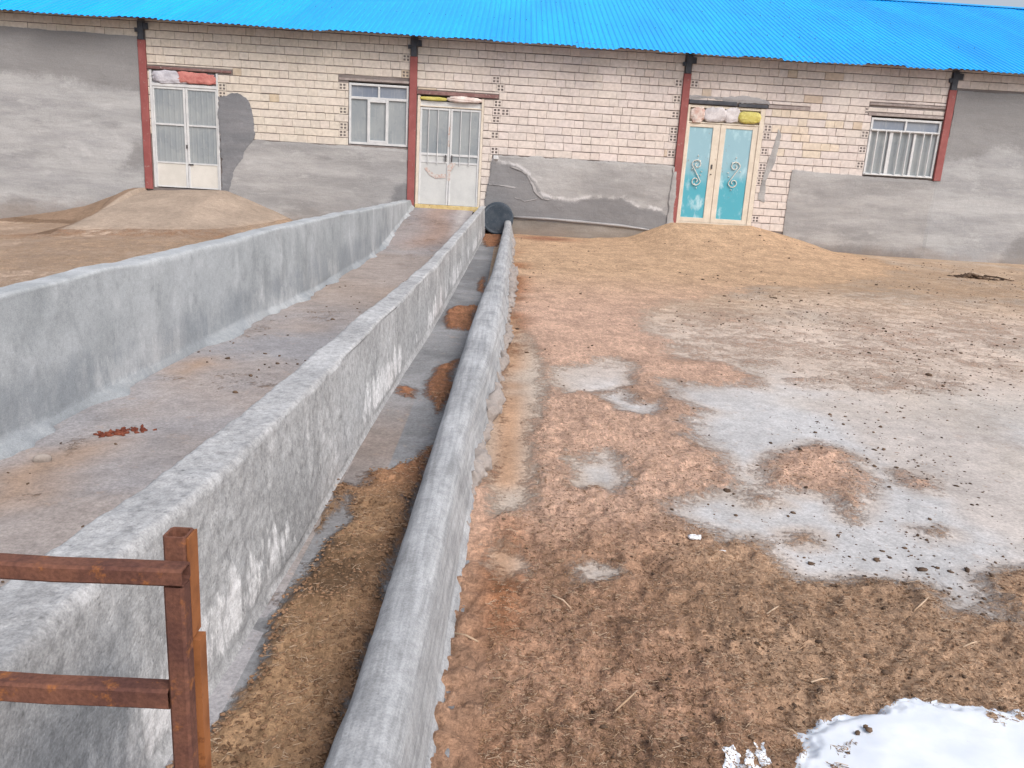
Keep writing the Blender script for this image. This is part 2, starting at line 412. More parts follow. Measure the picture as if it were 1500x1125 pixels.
# ------------------------------------------------------------------ the ground
def base_z(X, Y):
    X = np.asarray(X, float); Y = np.asarray(Y, float)
    return SL * np.minimum(Y, 17.6) - .30 * sstep(0, 1, (-X - 5) / 6)
def ease_axis(a, b, d0, d1):
    out = [a]
    while out[-1] < b:
        t = (out[-1] - a) / (b - a); out.append(out[-1] + d0 + (d1 - d0) * t ** .8)
    out[-1] = b
    return np.array(out)
def union(X, Y, polys, px=True):
    d = np.full(X.shape, -1e9)
    for p in polys:
        q = [G(*c) for c in p] if px else p
        d = np.maximum(d, sdist(X, Y, q))
    return d
def mixc(a, b, t):
    return np.asarray(a)[None] * (1 - t[:, None]) + (np.asarray(b)[None] if np.ndim(b) == 1 else b) * t[:, None]
def lerp(a, b, t): return a * (1 - t[:, None]) + np.asarray(b)[None] * t[:, None]

# --- right yard
LIT = [[(735, 330), (850, 340), (985, 320), (1100, 325), (1220, 362), (1330, 395), (1250, 420), (1100, 425), (1000, 442), (945, 455), (938, 478), (975, 497), (985, 525), (1060, 530),
        (1112, 555), (1110, 570), (1060, 566), (1010, 567), (975, 560), (990, 590), (1030, 605), (1002, 640), (1050, 668), (1065, 700), (1045, 715), (985, 722), (980, 745), (1040, 770),
        (1060, 785), (1110, 790), (1150, 830), (1175, 852), (1260, 846), (1340, 860), (1385, 882), (1400, 905), (1470, 905), (1440, 850), (1500, 838), (1900, 840), (2300, 1300), (900, 1700), (500, 1500), (570, 1125), (610, 940), (640, 830), (672, 720), (690, 690), (728, 580), (738, 450)],
       [(1108, 690), (1165, 668), (1200, 655), (1262, 678), (1268, 700), (1240, 755), (1212, 722), (1170, 715), (1130, 712)],
       [(1080, 722), (1105, 716), (1125, 728), (1100, 733)],
       [(1355, 780), (1385, 778), (1395, 790), (1370, 792)], [(1160, 780), (1180, 776), (1185, 788), (1165, 790)],
       [(1320, 700), (1350, 696), (1352, 708), (1325, 710)]]
BARE = [[(748, 470), (770, 500), (792, 535), (795, 565), (780, 610), (772, 690), (768, 745), (738, 748), (722, 690), (738, 600), (745, 530)],
        [(725, 822), (745, 805), (775, 812), (772, 838), (742, 846)], [(862, 845), (885, 836), (908, 848), (895, 860), (868, 858)],
        [(805, 540), (850, 534), (900, 528), (930, 538), (922, 565), (890, 572), (825, 572)], [(872, 575), (908, 576), (930, 595), (968, 600), (950, 612), (915, 606)],
        [(828, 672), (880, 662), (905, 690), (895, 715), (868, 700), (840, 700)], [(720, 590), (750, 610), (740, 660), (715, 700), (706, 690)]]
FILM = [[(1115, 560), (1240, 545), (1330, 535), (1450, 555), (1445, 580), (1300, 580), (1180, 572)], [(960, 500), (1060, 490), (1180, 520), (1120, 545), (1000, 528)],
        [(1290, 540), (1330, 528), (1440, 560), (1440, 582), (1390, 580)]]
def yard_fields(X, Y):
    """litter amount, floor tint, litter tint for flat arrays"""
    wx = (fbm(X, Y, 0, 1.6, 4, 5) - .5); wy = (fbm(X, Y, 0, 1.6, 4, 9) - .5)
    k = .10 + .035 * Y
    Xw, Yw = X + wx * k * .6, Y + wy * k * 1.6
    d = union(Xw, Yw, LIT)
    b = union(Xw, Yw, BARE)
    soft = .07 + .03 * Y
    lit = np.clip(.5 + d / (2.2 * soft), 0, 1)
    lit = np.minimum(lit, np.clip(.42 - b / (1.6 * soft), 0, 1))
    fz = union(Xw, Yw, FILM)
    lit = np.maximum(lit, .44 * sstep(-.2, .15, fz))
    far = sstep(5.0, 7.2, Y + 1.6 * (fbm(X, Y, 0, .5, 4, 31) - .5) + .0 * X)
    vfar = sstep(7.6, 11.5, Y - .18 * (X - 4) + 2 * (fbm(X, Y, 0, .4, 4, 37) - .5))
    lit = np.maximum(lit, .40 * far * (.7 + .6 * fbm(X, Y, 0, 1.2, 4, 77)))
    lit = np.maximum(lit, (.44 + .1 * fbm(X, Y, 0, .8, 4, 57)) * vfar * sstep(17.4, 15.4, Y + .55 * np.maximum(X - 6, 0)))
    con = np.tile(np.array([[.485, .48, .485]]), (len(X), 1))
    halo = sstep(.08, .40, lit) * (.35 + .9 * fbm(X, Y, 0, 2.1, 4, 43))
    con = lerp(con, (.46, .385, .33), .75 * np.clip(np.maximum(halo, sstep(.48, .66, fbm(X, Y * .7, 0, .7, 5, 45)) * .7), 0, 1))
    con = lerp(con, (.59, .48, .40), .9 * far)
    con = lerp(con, (.52, .375, .26), .85 * vfar)
    near_curb = sstep(.85, .15, X) * sstep(2.0, 3.2, Y)
    con = lerp(con, (.44, .36, .29), .75 * near_curb)
    con = lerp(con, (.45, .40, .35), .5 * sstep(.45, .7, fbm(X, Y, 0, .9, 5, 41)))
    # litter: straw brown close by, reddish in the middle, sandy by the barn
    L = np.tile(np.array([[.475, .315, .21]]), (len(X), 1))
    L = lerp(L, (.475, .29, .195), sstep(1.1, .5, X + .5 * (fbm(X, Y, 0, 1.5, 3, 53) - .5)))
    red = sstep(2.7, 3.6, Y + .8 * (fbm(X, Y, 0, 1.0, 4, 51) - .5) - .25 * (X - .5))
    L = lerp(L, (.60, .40, .30), red)
    L = lerp(L, (.54, .365, .235), sstep(8, 12.5, Y))
    zone = (1 - sstep(2.4, 3.3, Y)) * (1 - .65 * sstep(.75, 1.3, X))
    dk = (.55 * sstep(.48, .62, fbm(X, Y, 0, 2.2, 3, 61)) + .5 * sstep(.46, .66, fbm(X + .3 * Y, Y * .8, 0, 7, 6, 62)) * sstep(.3, .6, fbm(X, Y, 0, 1.7, 3, 64))) * zone + .5 * sstep(.55, .7, fbm(X, Y, 0, 1.2, 4, 63)) * (1 - sstep(6, 9, Y))
    L = lerp(L, (.21, .125, .078), .7 * np.clip(dk, 0, 1))
    band = np.exp(-((X - (.02 + .012 * Y)) / (.055 + .012 * Y)) ** 2) * sstep(.3, .6, fbm(X, Y, 0, 1.4, 3, 71)) * sstep(15, 12, Y)
    L = lerp(L, (.34, .135, .055), .8 * band)
    stain = sstep(.7, 0, np.hypot((X - .8) / 1.6, (Y - 16.6) / 1.2))
    L = lerp(L, (.26, .10, .06), .8 * stain)
    con = lerp(con, (.42, .23, .12), .7 * band)
    return lit, con, L
def mound_right(X, Y):
    e = np.interp(X, [0, 1.6, 2.6, 3.5, 5.24, 6.15, 7.08, 8.3], [0, 0, .07, .44, .46, .27, .02, 0])
    t = np.clip((Y - 12.6) / 4.5, 0, 1)
    return e * t ** 1.7
def yard_z(X, Y, lit=None, rough=True):
    if lit is None: lit = yard_fields(X, Y)[0]
    z = base_z(X, Y) + mound_right(X, Y)
    thick = sstep(.35, .75, lit)
    z = z + thick * (.010 + .024 * (fbm(X, Y, 0, 5, 4, 81) - .35) + .030 * (1 - sstep(2.4, 5.5, Y)) * (1 - np.abs(2 * fbm(X, Y, 0, 17, 4, 87) - 1) - .7) - .016 * (1 - sstep(2.4, 4.0, Y)) * sstep(.46, .62, fbm(X + .3 * Y, Y * .8, 0, 13, 4, 62)) + .02 * sstep(.5, .7, fbm(X, Y, 0, 12, 3, 83)) * (1 - sstep(4, 8, Y))) + .012 * (fbm(X, Y, 0, 1.1, 3, 85) - .5)
    return z
def add_ground(name, X, Y, Z, lit, con, L, kind='structure'):
    o = grid_mesh(name, X, Y, Z, MAT['ground'])
    vfloat(o, 'litter', lit); vcol(o, 'floor_tint', con); vcol(o, 'litter_tint', L)
    o['kind'] = kind
    return o
xs = np.concatenate([ease_axis(-.22, 2.2, .011, .013)[:-1], ease_axis(2.2, 17, .014, .09)])
ys = np.concatenate([ease_axis(.7, 3.2, .011, .013)[:-1], ease_axis(3.2, 17.34, .015, .055)])
X, Y = np.meshgrid(xs, ys)
lit, con, L = yard_fields(X.ravel(), Y.ravel())
Z = yard_z(X.ravel(), Y.ravel(), lit)
add_ground('yard_ground', X, Y, Z.reshape(X.shape), lit, con, L)

# --- left yard with the earth ramp at the first door
def left_z(X, Y):
    wallz = np.interp(X, [-12, -10.9, -9.68, -8.94, -7.95, -7.55, -6.05, -5.7, -4.75, -4.2], [0, 0, .18, .32, .66, .66, .58, .30, 0, 0])
    reach = np.interp(X, [-10, -8.3, -7.8, -4.7, -4.2], [1.0, 1.5, 3.5, 3.4, 2.0])
    t = np.clip((Y - (17.2 - reach)) / reach, 0, 1)
    side = np.clip((X + 8.15 + .28 * (17.2 - Y)) / .55, 0, 1) * np.clip((-4.35 - X) / .9, 0, 1)
    ramp = .60 * np.clip((Y - 13.45) / 3.4, 0, 1) ** .9 * np.minimum(np.clip((X + 8.3 - .25 * (17.2 - Y) * 0) / .7, 0, 1), np.clip((-4.5 - X) / 1.5, 0, 1))
    dirt = wallz * sstep(0, 1, t)
    return base_z(X, Y) + np.maximum(ramp * (X > -8.4), dirt * ((X < -7.7) | (X > -5.9)))
xs = ease_axis(-17, -2.3, .06, .03); ys = ease_axis(1.0, 17.34, .05, .035)
X, Y = np.meshgrid(xs, ys)
X = -17 + (X + 17) / 14.7 * (np.interp(Y, [1, 4.4, 6, 7.5, 8.5, 11.5, 17.2], [-2.62, -2.50, -2.40, -2.27, -2.17, -2.08, -2.05]) - .10 + 17)
x, y = X.ravel(), Y.ravel()
Z = left_z(x, y) + .03 * (fbm(x, y, 0, 1.4, 4, 12) - .5) + .015 * (fbm(x, y, 0, 7, 3, 14) - .5)
rampm = sstep(.03, .12, left_z(x, y) - base_z(x, y))
lit = .50 + .5 * (fbm(x, y, 0, .9, 4, 15) - .5); lit = np.where(rampm > .5, .2, lit)
con = np.tile(np.array([[.47, .35, .265]]), (len(x), 1)); con = lerp(con, (.37, .295, .235), rampm)
L = np.tile(np.array([[.48, .335, .23]]), (len(x), 1))
L = lerp(L, (.33, .17, .09), .7 * np.exp(-((y - 13.7 - .3 * (x < -8) * (x + 8) * -1) / .5) ** 2) * sstep(-9.5, -8, x) + .0 * x)
dirt = ((x < -7.75) & (left_z(x, y) - base_z(x, y) > .02)).astype(float)
con = lerp(con, (.25, .165, .11), .85 * dirt); L = lerp(L, (.22, .14, .09), .85 * dirt)
add_ground('left_yard_ground', X, Y, Z.reshape(X.shape), lit, con, L)

# --- lane between the two walls, rising as a ramp to the second door
def lane_z(X, Y):
    return base_z(X, Y) + .455 * np.clip((Y - 13.0) / 4.15, 0, 1) ** 1.05
xs = ease_axis(-2.75, -.75, .02, .02); ys = ease_axis(.6, 17.34, .016, .05)
X, Y = np.meshgrid(xs, ys); x, y = X.ravel(), Y.ravel()
Z = lane_z(x, y) + .012 * (fbm(x, y, 0, 1.2, 4, 22) - .5) + .004 * (fbm(x, y, 0, 9, 3, 23) - .5)
lanelit = [[(0, 700), (60, 672), (130, 648), (140, 655), (95, 690), (30, 730), (0, 740)], [(255, 540), (300, 525), (310, 535), (270, 550)]]
con = np.tile(np.array([[.31, .305, .32]]), (len(x), 1))
con = lerp(con, (.37, .295, .245), .5 * sstep(.42, .62, fbm(x, y, 0, .55, 5, 24)))
con = lerp(con, (.37, .285, .225), .5 * sstep(6.5, 9, y) * sstep(13.8, 12.2, y))
con = lerp(con, (.25, .23, .235), .6 * sstep(12.5, 13.8, y))
mid = np.exp(-((x + 1.35 + .12 * np.sin(y * 2)) / .35) ** 2) * sstep(13.0, 14, y)
con = lerp(con, (.34, .22, .165), .6 * mid)
con = lerp(con, (.50, .47, .46), .5 * np.exp(-((x + .95) / .12) ** 2) * sstep(13.5, 15, y))
con = lerp(con, (.36, .235, .15), .75 * sstep(-.25, .15, union(x + .2 * (fbm(x, y, 0, 3, 4, 27) - .5), y + .5 * (fbm(x, y, 0, 3, 4, 28) - .5), lanelit)))
lit = .30 * sstep(.45, .65, fbm(x, y, 0, 1.3, 4, 26))
L = np.tile(np.array([[.40, .25, .155]]), (len(x), 1))
add_ground('lane_floor', X, Y, Z.reshape(X.shape), lit, con, L)

# --- trough floor between the middle wall and the kerb
TL = [[(640, 640), (623, 655), (600, 675), (560, 688), (545, 688), (528, 715), (500, 706), (488, 722), (466, 772), (470, 776), (480, 760), (505, 728), (523, 755), (485, 795), (442, 851), (416, 899), (382, 972), (356, 1028), (313, 1054), (240, 1125), (200, 1300), (480, 1300), (480, 1118), (570, 843), (620, 690)],
      [(675, 525), (662, 531), (645, 538), (630, 560), (624, 577), (636, 590), (640, 606), (652, 600)],
      [(700, 448), (672, 448), (655, 456), (650, 466), (660, 482), (692, 486)], [(585, 568), (600, 566), (613, 572), (608, 582), (590, 582)], [(712, 405), (702, 412), (700, 425), (708, 430)],
      [(738, 335), (716, 335), (706, 350), (712, 362), (730, 362)]]
xs = ease_axis(-1.0, -.08, .009, .009); ys = ease_axis(.6, 17.34, .011, .05)
X, Y = np.meshgrid(xs, ys); x, y = X.ravel(), Y.ravel()
w1 = (fbm(x, y, 0, 4, 3, 91) - .5) * .10; w2 = (fbm(x, y, 0, 4, 3, 93) - .5) * .2
lit = np.clip(.5 + union(x + w1, y + w2, TL) / .16, 0, 1)
thick = sstep(.4, .8, lit)
Z = base_z(x, y) + .01 * (fbm(x, y, 0, 2, 3, 95) - .5) + thick * (.012 + .035 * (fbm(x, y, 0, 6, 4, 97) - .4) + .02 * sstep(.5, .7, fbm(x, y, 0, 14, 3, 99)))
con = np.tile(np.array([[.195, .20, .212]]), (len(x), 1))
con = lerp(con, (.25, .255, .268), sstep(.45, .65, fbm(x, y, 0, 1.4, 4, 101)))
con = lerp(con, (.36, .24, .165), .6 * sstep(14.5, 16, y) + .35 * np.exp(-((y - 4.2) / .7) ** 2) * (x < -.55))
L = np.tile(np.array([[.40, .255, .15]]), (len(x), 1))
L = lerp(L, (.13, .08, .048), .8 * sstep(.48, .66, fbm(x, y, 0, 3.4, 4, 103)))
L = lerp(L, (.33, .155, .085), sstep(3.2, 4.2, y))
L = lerp(L, (.27, .14, .08), .6 * np.exp(-((x + .35) / .1) ** 2))
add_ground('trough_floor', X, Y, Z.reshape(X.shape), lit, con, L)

# --- the land all round, a little below the worked floors
gx = np.array([-400, -60, -17, 0, 17, 60, 400.]); gy = np.array([-400, -60, -5, 0, 8, 17, 40, 120, 400.])
X, Y = np.meshgrid(gx, gy)
Zg = SL * np.clip(Y, -5, 17.6) - .42
o = add_ground('ground', X, Y, Zg, np.full(X.size, .4), np.tile([[.40, .31, .23]], (X.size, 1)), np.tile([[.38, .26, .16]], (X.size, 1)))

# ------------------------------------------------------------------ low concrete walls and the kerb
def strip_wall(name, ys, sect, mat, seed, amp=.012, famp=.02, rough=1.0):
    """sect(y) -> list of (x, z, kind) across the wall, kind: 0 face, 1 top, 2 fillet on the floor"""
    rows = [sect(v) for v in ys]
    nr, nc = len(rows), len(rows[0])
    A = np.array([[(p[0], p[1], p[2]) for p in r] for r in rows])
    Y = np.repeat(ys[:, None], nc, 1)
    X = A[:, :, 0].copy(); Zl = A[:, :, 1].copy(); K = A[:, :, 2]
    big = fbm(Y * .9, Zl * 1.2, X * 1.0, 1.3, 4, seed) - .5
    fine = fbm(Y, Zl, X, 9, 4, seed + 3) - .5
    micro = (fbm(Y, Zl, X, 34, 3, seed + 11) - .5) * sstep(9, 4, Y) * np.where(K == 2, 0, 1) * rough
    ux = np.where(K == 1, 0.25, np.where(K == 2, .15, 1.0)) * np.sign(X - X.mean(1, keepdims=True))
    X += ux * (big * famp * 2 + fine * amp * 1.6 + micro * amp * 1.5)
    top = fbm(Y, X * .6, 0, 2.2, 4, seed + 7) - .5
    Zl += np.where(K == 1, 1, .15) * (top * famp * 1.8 + fine * amp * 1.5 + micro * amp * 1.3)
    Z = Zl + base_z(np.zeros_like(Y), Y)
    V = np.stack([X, Y, Z], -1).reshape(-1, 3)
    f = grid_faces(nr, nc)
    o = np_mesh(name, V, f[:, ::-1].copy(), mat, None, True)
    return o
def lin(a, b, n, kind, end=False):
    return [(a[0] + (b[0] - a[0]) * i / n, a[1] + (b[1] - a[1]) * i / n, kind) for i in range(n + (1 if end else 0))]
def arc(c, r, a0, a1, n, kind):
    return [(c[0] + r * math.cos(rad(a0 + (a1 - a0) * i / n)), c[1] + r * math.sin(rad(a0 + (a1 - a0) * i / n)), kind) for i in range(n)]
def lump(y, f, seed): return float(fbm(y * f, seed * 3.1, 0, 1, 3, seed))

def mid_sect(y):
    xr = np.interp(y, [.5, 1.8, 2.2, 3, 4, 5, 7, 9, 17.2], [-.86, -.835, -.81, -.785, -.77, -.745, -.665, -.615, -.455])
    w = np.interp(y, [1.0, 2, 3, 5, 8, 17], [.19, .175, .165, .165, .12, .12])
    h = np.interp(y, [1.2, 1.6, 2.1, 3, 4.6, 7, 10, 17], [.655, .645, .625, .60, .56, .545, .55, .565])
    xtR = xr - .028; xtL = xtR - w; xl = xtL - .03; r = .02
    s = lin((xl, -.12), (xtL, h - r), 9, 0)
    s += arc((xtL + r, h - r), r, 180, 90, 4, 1) + lin((xtL + r, h), (xtR - r, h), 12, 1) + arc((xtR - r, h - r), r, 90, 0, 5, 1)
    s += lin((xtR, h - r), (xr, .03), 46, 0) + lin((xr, .03), (xr + .02, -.02), 3, 2) + lin((xr + .02, -.02), (xr + .02, -.12), 1, 2, True)
    return s
ys = ease_axis(.75, 17.19, .012, .05)
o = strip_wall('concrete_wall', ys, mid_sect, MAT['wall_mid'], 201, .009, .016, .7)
tag(o, 'rough middle concrete wall with white streaks, between the wide lane and the narrow trough', 'wall', 'low concrete feed walls')

def left_sect(y):
    xr = np.interp(y, [1, 4.4, 6, 7.5, 8.5, 11.5, 17.2], [-2.62, -2.50, -2.40, -2.27, -2.17, -2.08, -2.05])
    h = np.interp(y, LH[0], LH[1])
    zl = float(lane_z(xr, y) - base_z(xr, y))
    w = .17; xtR = xr - .02; xtL = xtR - w; r = .025
    fw = .02 + .22 * max(0, lump(y, 3.1, 31) - .42) * np.interp(y, [3, 5, 9], [1.6, 1.3, .7]); fh = .03 + .05 * lump(y, 2.3, 37)
    s = lin((xtL - .02, -.4), (xtL, h - r), 6, 0)
    s += arc((xtL + r, h - r), r, 180, 90, 4, 1) + lin((xtL + r, h), (xtR - r, h), 6, 1) + arc((xtR - r, h - r), r, 90, 0, 4, 1)
    s += lin((xtR, h - r), (xr, zl + fh), 26, 0) + lin((xr, zl + fh), (xr + fw, zl + .006), 6, 2) + lin((xr + fw, zl + .006), (xr + fw + .02, zl - .1), 1, 2, True)
    return s
# height of the left wall, read off its near top edge where it stands
pts = []
for p in [(0, 433), (100, 408), (157, 393), (200, 386), (308, 360), (424, 330), (500, 314), (560, 302), (605, 293)]:
    d = ray(*p); best = None
    for yy in np.arange(3, 17.3, .02):
        xr = np.interp(yy, [1, 4.4, 6, 7.5, 8.5, 11.5, 17.2], [-2.62, -2.50, -2.40, -2.27, -2.17, -2.08, -2.05]) - .02
        e = abs(d[0] / d[1] * yy - xr)
        if best is None or e < best[0]: best = (e, yy)
    yy = best[1]; pts.append((yy, EYE + d[2] / d[1] * yy - SL * yy))
print('left wall heights', [(round(a, 2), round(float(b), 2)) for a, b in pts])
pts = sorted(pts); LH = ([p[0] for p in pts], [float(p[1]) for p in pts])
ys = ease_axis(1.0, 17.19, .02, .045)
o = strip_wall('concrete_wall', ys, left_sect, MAT['wall_left'], 231, .006, .014, .25)
tag(o, 'tall smooth grey concrete wall on the far left side of the lane', 'wall', 'low concrete feed walls')

def curb_sect(y):
    xr = np.interp(y, [.5, 1.8, 2.6, 3, 4, 5.25, 7, 8.6, 12, 17], [-.15, -.14, -.125, -.12, -.10, -.03, .03, .055, .085, .12])
    h = np.interp(y, [1, 2, 6, 12, 17], [.27, .265, .25, .26, .33])
    xl = np.interp(y, [1, 1.55, 1.8, 2.4, 3.1, 4.2, 5.2, 6.2, 7.9, 9.7, 16], [-.37, -.36, -.342, -.33, -.32, -.30, -.288, -.275, -.235, -.165, -.068])
    w = max(.12, xr - xl)
    r = min(.07, w * .33)
    xtR = xr - .015 - .02
    fw = .012 + .02 * lump(y, 2.6, 41); fh = .035 + .08 * lump(y, 5, 43) * np.interp(y, [2.6, 3.5, 5], [.0, .7, 1.1])
    s = lin((xl + .005, -.12), (xl, h - r), 10, 0)
    s += arc((xl + r, h - r), r, 180, 90, 7, 1) + lin((xl + r, h), (xtR - r * 1.2, h), 9, 1) + arc((xtR - r * 1.2, h - r * 1.2), r * 1.2, 90, 8, 8, 1)
    s += lin((xtR, h - r * 1.1), (xr, fh), 20, 0) + lin((xr, fh), (xr + fw, .01), 6, 2) + lin((xr + fw, .01), (xr + fw + .01, -.1), 1, 2, True)
    return s
ys = ease_axis(.75, 16.95, .010, .045)
o = strip_wall('concrete_kerb', ys, curb_sect, MAT['curb'], 261, .006, .007, .35)
tag(o, 'low rounded concrete kerb between the narrow trough and the littered yard', 'kerb')
KERB = o
# close the kerb's far end
e = curb_sect(16.95); zb = SL * 16.95

# ------------------------------------------------------------------ the barn
barn = empty('barn', (0, DW, .57))
tag(barn, 'long low barn of pale blocks and grey render under a blue sheet roof', 'barn')
PF = DW            # front of the blocks
CH = .1555
CZ0 = 2.2 - 8 * CH
colx = [(-7.70, -7.55), (-2.17, -2.02), (3.45, 3.60), (8.96, 9.11)]
doors = {1: (-7.52, -6.11, 1.12, 3.47), 2: (-2.0, -.62, 1.05, 3.30), 3: (3.61, 5.23, 1.01, 3.44)}
wins = {2: (-3.43, -2.18, 2.23, 3.48), 4: (7.45, 8.95, 2.23, 3.43)}
OPEN = list(doors.values()) + list(wins.values())
LINT = [(-7.55, -5.80, 3.475, 3.55), (-3.64, -2.17, 3.485, 3.555), (-2.0, -.32, 3.305, 3.39), (3.61, 6.15, 3.445, 3.52), (7.36, 8.96, 3.435, 3.50), (7.36, 8.96, 3.635, 3.69)]
HOLED = [(-2.25, 4.0), (-2.26, 3.75), (-3.55, 3.38), (-3.54, 2.84), (-3.53, 2.56), (-3.54, 2.42), (-.40, 3.65), (-.30, 3.51), (-.34, 3.24), (-.17, 3.11), (-.35, 2.98), (-.36, 2.84), (-.37, 2.57), (-.36, 2.3),
         (3.36, 3.78), (3.36, 3.51), (3.36, 3.24), (3.36, 2.96), (3.36, 2.69), (3.36, 2.4), (3.69, 3.89), (5.31, 2.86), (5.30, 2.6), (5.31, 2.31), (5.31, 2.17), (5.31, 1.89), (5.30, 1.17), (5.32, 3.12),
         (7.38, 3.56), (7.37, 2.98), (7.37, 2.72), (7.37, 2.41), (8.87, 3.74), (-6.03, 3.27), (-6.03, 3.13)]
V = []; FC = []; TINT = []
def block(x0, x1, z0, z1, holes=None, dark=1.0):
    g = .0022
    x0 += g * random.uniform(.5, 1.3); x1 -= g * random.uniform(.5, 1.3); z0 += .0062 * random.uniform(.6, 1.6); z1 -= .0062 * random.uniform(.6, 1.6)
    if x1 - x0 < .02: return
    y0 = PF + random.uniform(-.004, .006); b = len(V)
    left = float(sstep(1, -4, (x0 + x1) / 2))
    t = .97 * np.array([.65, .58, .545]) * (1 - left) + .97 * np.array([.65, .585, .515]) * left
    t = t * random.uniform(.95, 1.04) * (1 + np.array([random.uniform(-.01, .012), 0, random.uniform(-.02, .015)]))
    r = random.random()
    if r < .012: t = t * np.array([.86, .80, .70])
    if (x0 + x1) / 2 > 5.4 and (x0 + x1) / 2 < 6.8 and z0 > 2.4 and z0 < 3.3 and r > .5: t = t * np.array([1.0, .97, .86])
    j = .003
    if not holes:
        c = .006
        for (X_, Y_, Z_) in [(x0, PF + .03, z0), (x1, PF + .03, z0), (x1, PF + .03, z1), (x0, PF + .03, z1), (x0, y0 + c, z0), (x1, y0 + c, z0), (x1, y0 + c, z1), (x0, y0 + c, z1),
                             (x0 + c, y0, z0 + c), (x1 - c, y0, z0 + c), (x1 - c, y0, z1 - c), (x0 + c, y0, z1 - c)]:
            V.append((X_ + random.uniform(-j, j), Y_, Z_ + random.uniform(-j, j))); TINT.append(t)
        for q in [(0, 1, 5, 4), (1, 2, 6, 5), (2, 3, 7, 6), (3, 0, 4, 7), (4, 5, 9, 8), (5, 6, 10, 9), (6, 7, 11, 10), (7, 4, 8, 11), (8, 9, 10, 11)]:
            FC.append(tuple(b + i for i in q))
    else:
        nx = 2 * holes + 1
        us = [0, .14, .42, .58, .86, 1.0]
        vs = [0, .14, .42, .58, .86, 1.0]
        def quad(p, tt):
            b = len(V)
            for q in p: V.append(q); TINT.append(tt)
            FC.append((b, b + 1, b + 2, b + 3))
        fx = lambda u: x0 + (x1 - x0) * u
        fz = lambda v: z0 + (z1 - z0) * v
        dk = t * .12  # shade at the back of the holes, put into the tint
        for i in range(nx):
            for k in range(5):
                a0, a1, b0, b1 = fx(us[i]), fx(us[i + 1]), fz(vs[k]), fz(vs[k + 1])
                if i % 2 == 1 and k % 2 == 1:
                    yb = PF + .10
                    quad([(a0, yb, b0), (a1, yb, b0), (a1, yb, b1), (a0, yb, b1)], dk)
                    t_ = t * .3  # hole sides tinted darker, as if in shade
                    quad([(a0, y0, b0), (a1, y0, b0), (a1, yb, b0), (a0, yb, b0)], t_); quad([(a0, yb, b1), (a1, yb, b1), (a1, y0, b1), (a0, y0, b1)], t_)
                    quad([(a0, yb, b0), (a0, yb, b1), (a0, y0, b1), (a0, y0, b0)], t_); quad([(a1, y0, b0), (a1, y0, b1), (a1, yb, b1), (a1, yb, b0)], t_)
                else: quad([(a0, y0, b0), (a1, y0, b0), (a1, y0, b1), (a0, y0, b1)], t)
        for (p, q) in (((x0, z0), (x1, z0)), ((x1, z0), (x1, z1)), ((x1, z1), (x0, z1)), ((x0, z1), (x0, z0))):
            quad([(p[0], PF + .03, p[1]), (q[0], PF + .03, q[1]), (q[0], y0, q[1]), (p[0], y0, p[1])], t)
def spans(z0, z1):
    """free spans of the brickwork at a course"""
    zc = (z0 + z1) / 2
    if zc > 4.06: s = [(-16.5, 16.5)]
    elif zc > 2.2: s = [(-7.55, 9.0)]
    else:
        s = [(-.63, -.40 if zc > 1.45 else -.5), (5.23, 5.97)] if zc > .75 else []
    cuts = [(a, b) for a, b, c_, d_ in OPEN if z1 > c_ + .02 and z0 < d_ - .02] + [(a, b) for a, b, c_, d_ in LINT if z1 > c_ + .02 and z0 < d_ - .01]
    cuts += colx if zc > 2.0 else []
    out = s
    for a, b in cuts:
        nn = []
        for p, q in out:
            if b <= p or a >= q: nn.append((p, q)); continue
            if a > p: nn.append((p, a))
            if b < q: nn.append((b, q))
        out = nn
    return [(a, b) for a, b in out if b - a > .03]
for ci in range(23):
    z0 = CZ0 + ci * CH; z1 = z0 + CH
    zlow, zhigh = z0, min(z1, 4.46)
    for (a, b) in spans(z0, z1):
        hs = sorted([h for h in HOLED if z0 <= h[1] < z1 and a - .05 < h[0] < b + .05])
        hs = [(max(a, h[0] - .085), min(b, h[0] + .085)) for h in hs]
        x = a
        off = random.uniform(0, .19)
        first = True
        while x < b - .005:
            hh = [h for h in hs if h[0] <= x + .012 < h[1]]
            if hh: e_ = min(hh[0][1], b); block(x, e_, zlow, zhigh, 2); x = e_; continue
            w_ = random.choice([.193, .193, .193, .386, .386])
            if first: w_ = .1 + off; first = False
            nx_ = min([h[0] for h in hs if h[0] > x + .012] + [b])
            if nx_ - x - w_ < .06: w_ = nx_ - x if nx_ - x < .42 else (nx_ - x) / 2
            block(x, x + w_, zlow, zhigh); x += w_
for (a, b, l0, l1) in LINT:                      # cut blocks filling the courses the lintels break
    for ci in range(23):
        z0 = CZ0 + ci * CH; z1 = z0 + CH
        if not (z1 > l0 + .02 and z0 < l1 - .01): continue
        for (p, q) in ((z0, l0 - .004), (l1 + .004, z1)):
            other = [m_ for m_ in LINT if m_[2] != l0 and m_[0] < b and m_[1] > a]
            if q - p < .045: continue
            for (xa, xb) in [(a, b)]:
                segs = [(xa, xb)]
                for (oa, ob, oc, od) in [o_ for o_ in OPEN if q > o_[2] and p < o_[3]] + [(c0, c1_, 0, 9) for c0, c1_ in colx] + [m_ for m_ in other if q > m_[2] + .005 and p < m_[3] - .005]:
                    segs = [t_ for (p_, q_) in segs for t_ in ((p_, min(q_, oa)), (max(p_, ob), q_)) if t_[1] - t_[0] > .03 and not (ob <= p_ or oa >= q_)] + [t_ for t_ in segs if ob <= t_[0] or oa >= t_[1]]
                for (p_, q_) in segs:
                    x = p_
                    while x < q_ - .02:
                        w_ = random.choice([.193, .386, .386]); w_ = q_ - x if q_ - x - w_ < .08 else w_
                        block(x, x + w_, p, q); x += w_
br = np_mesh('block_wall', V, FC, MAT['brick'], barn)
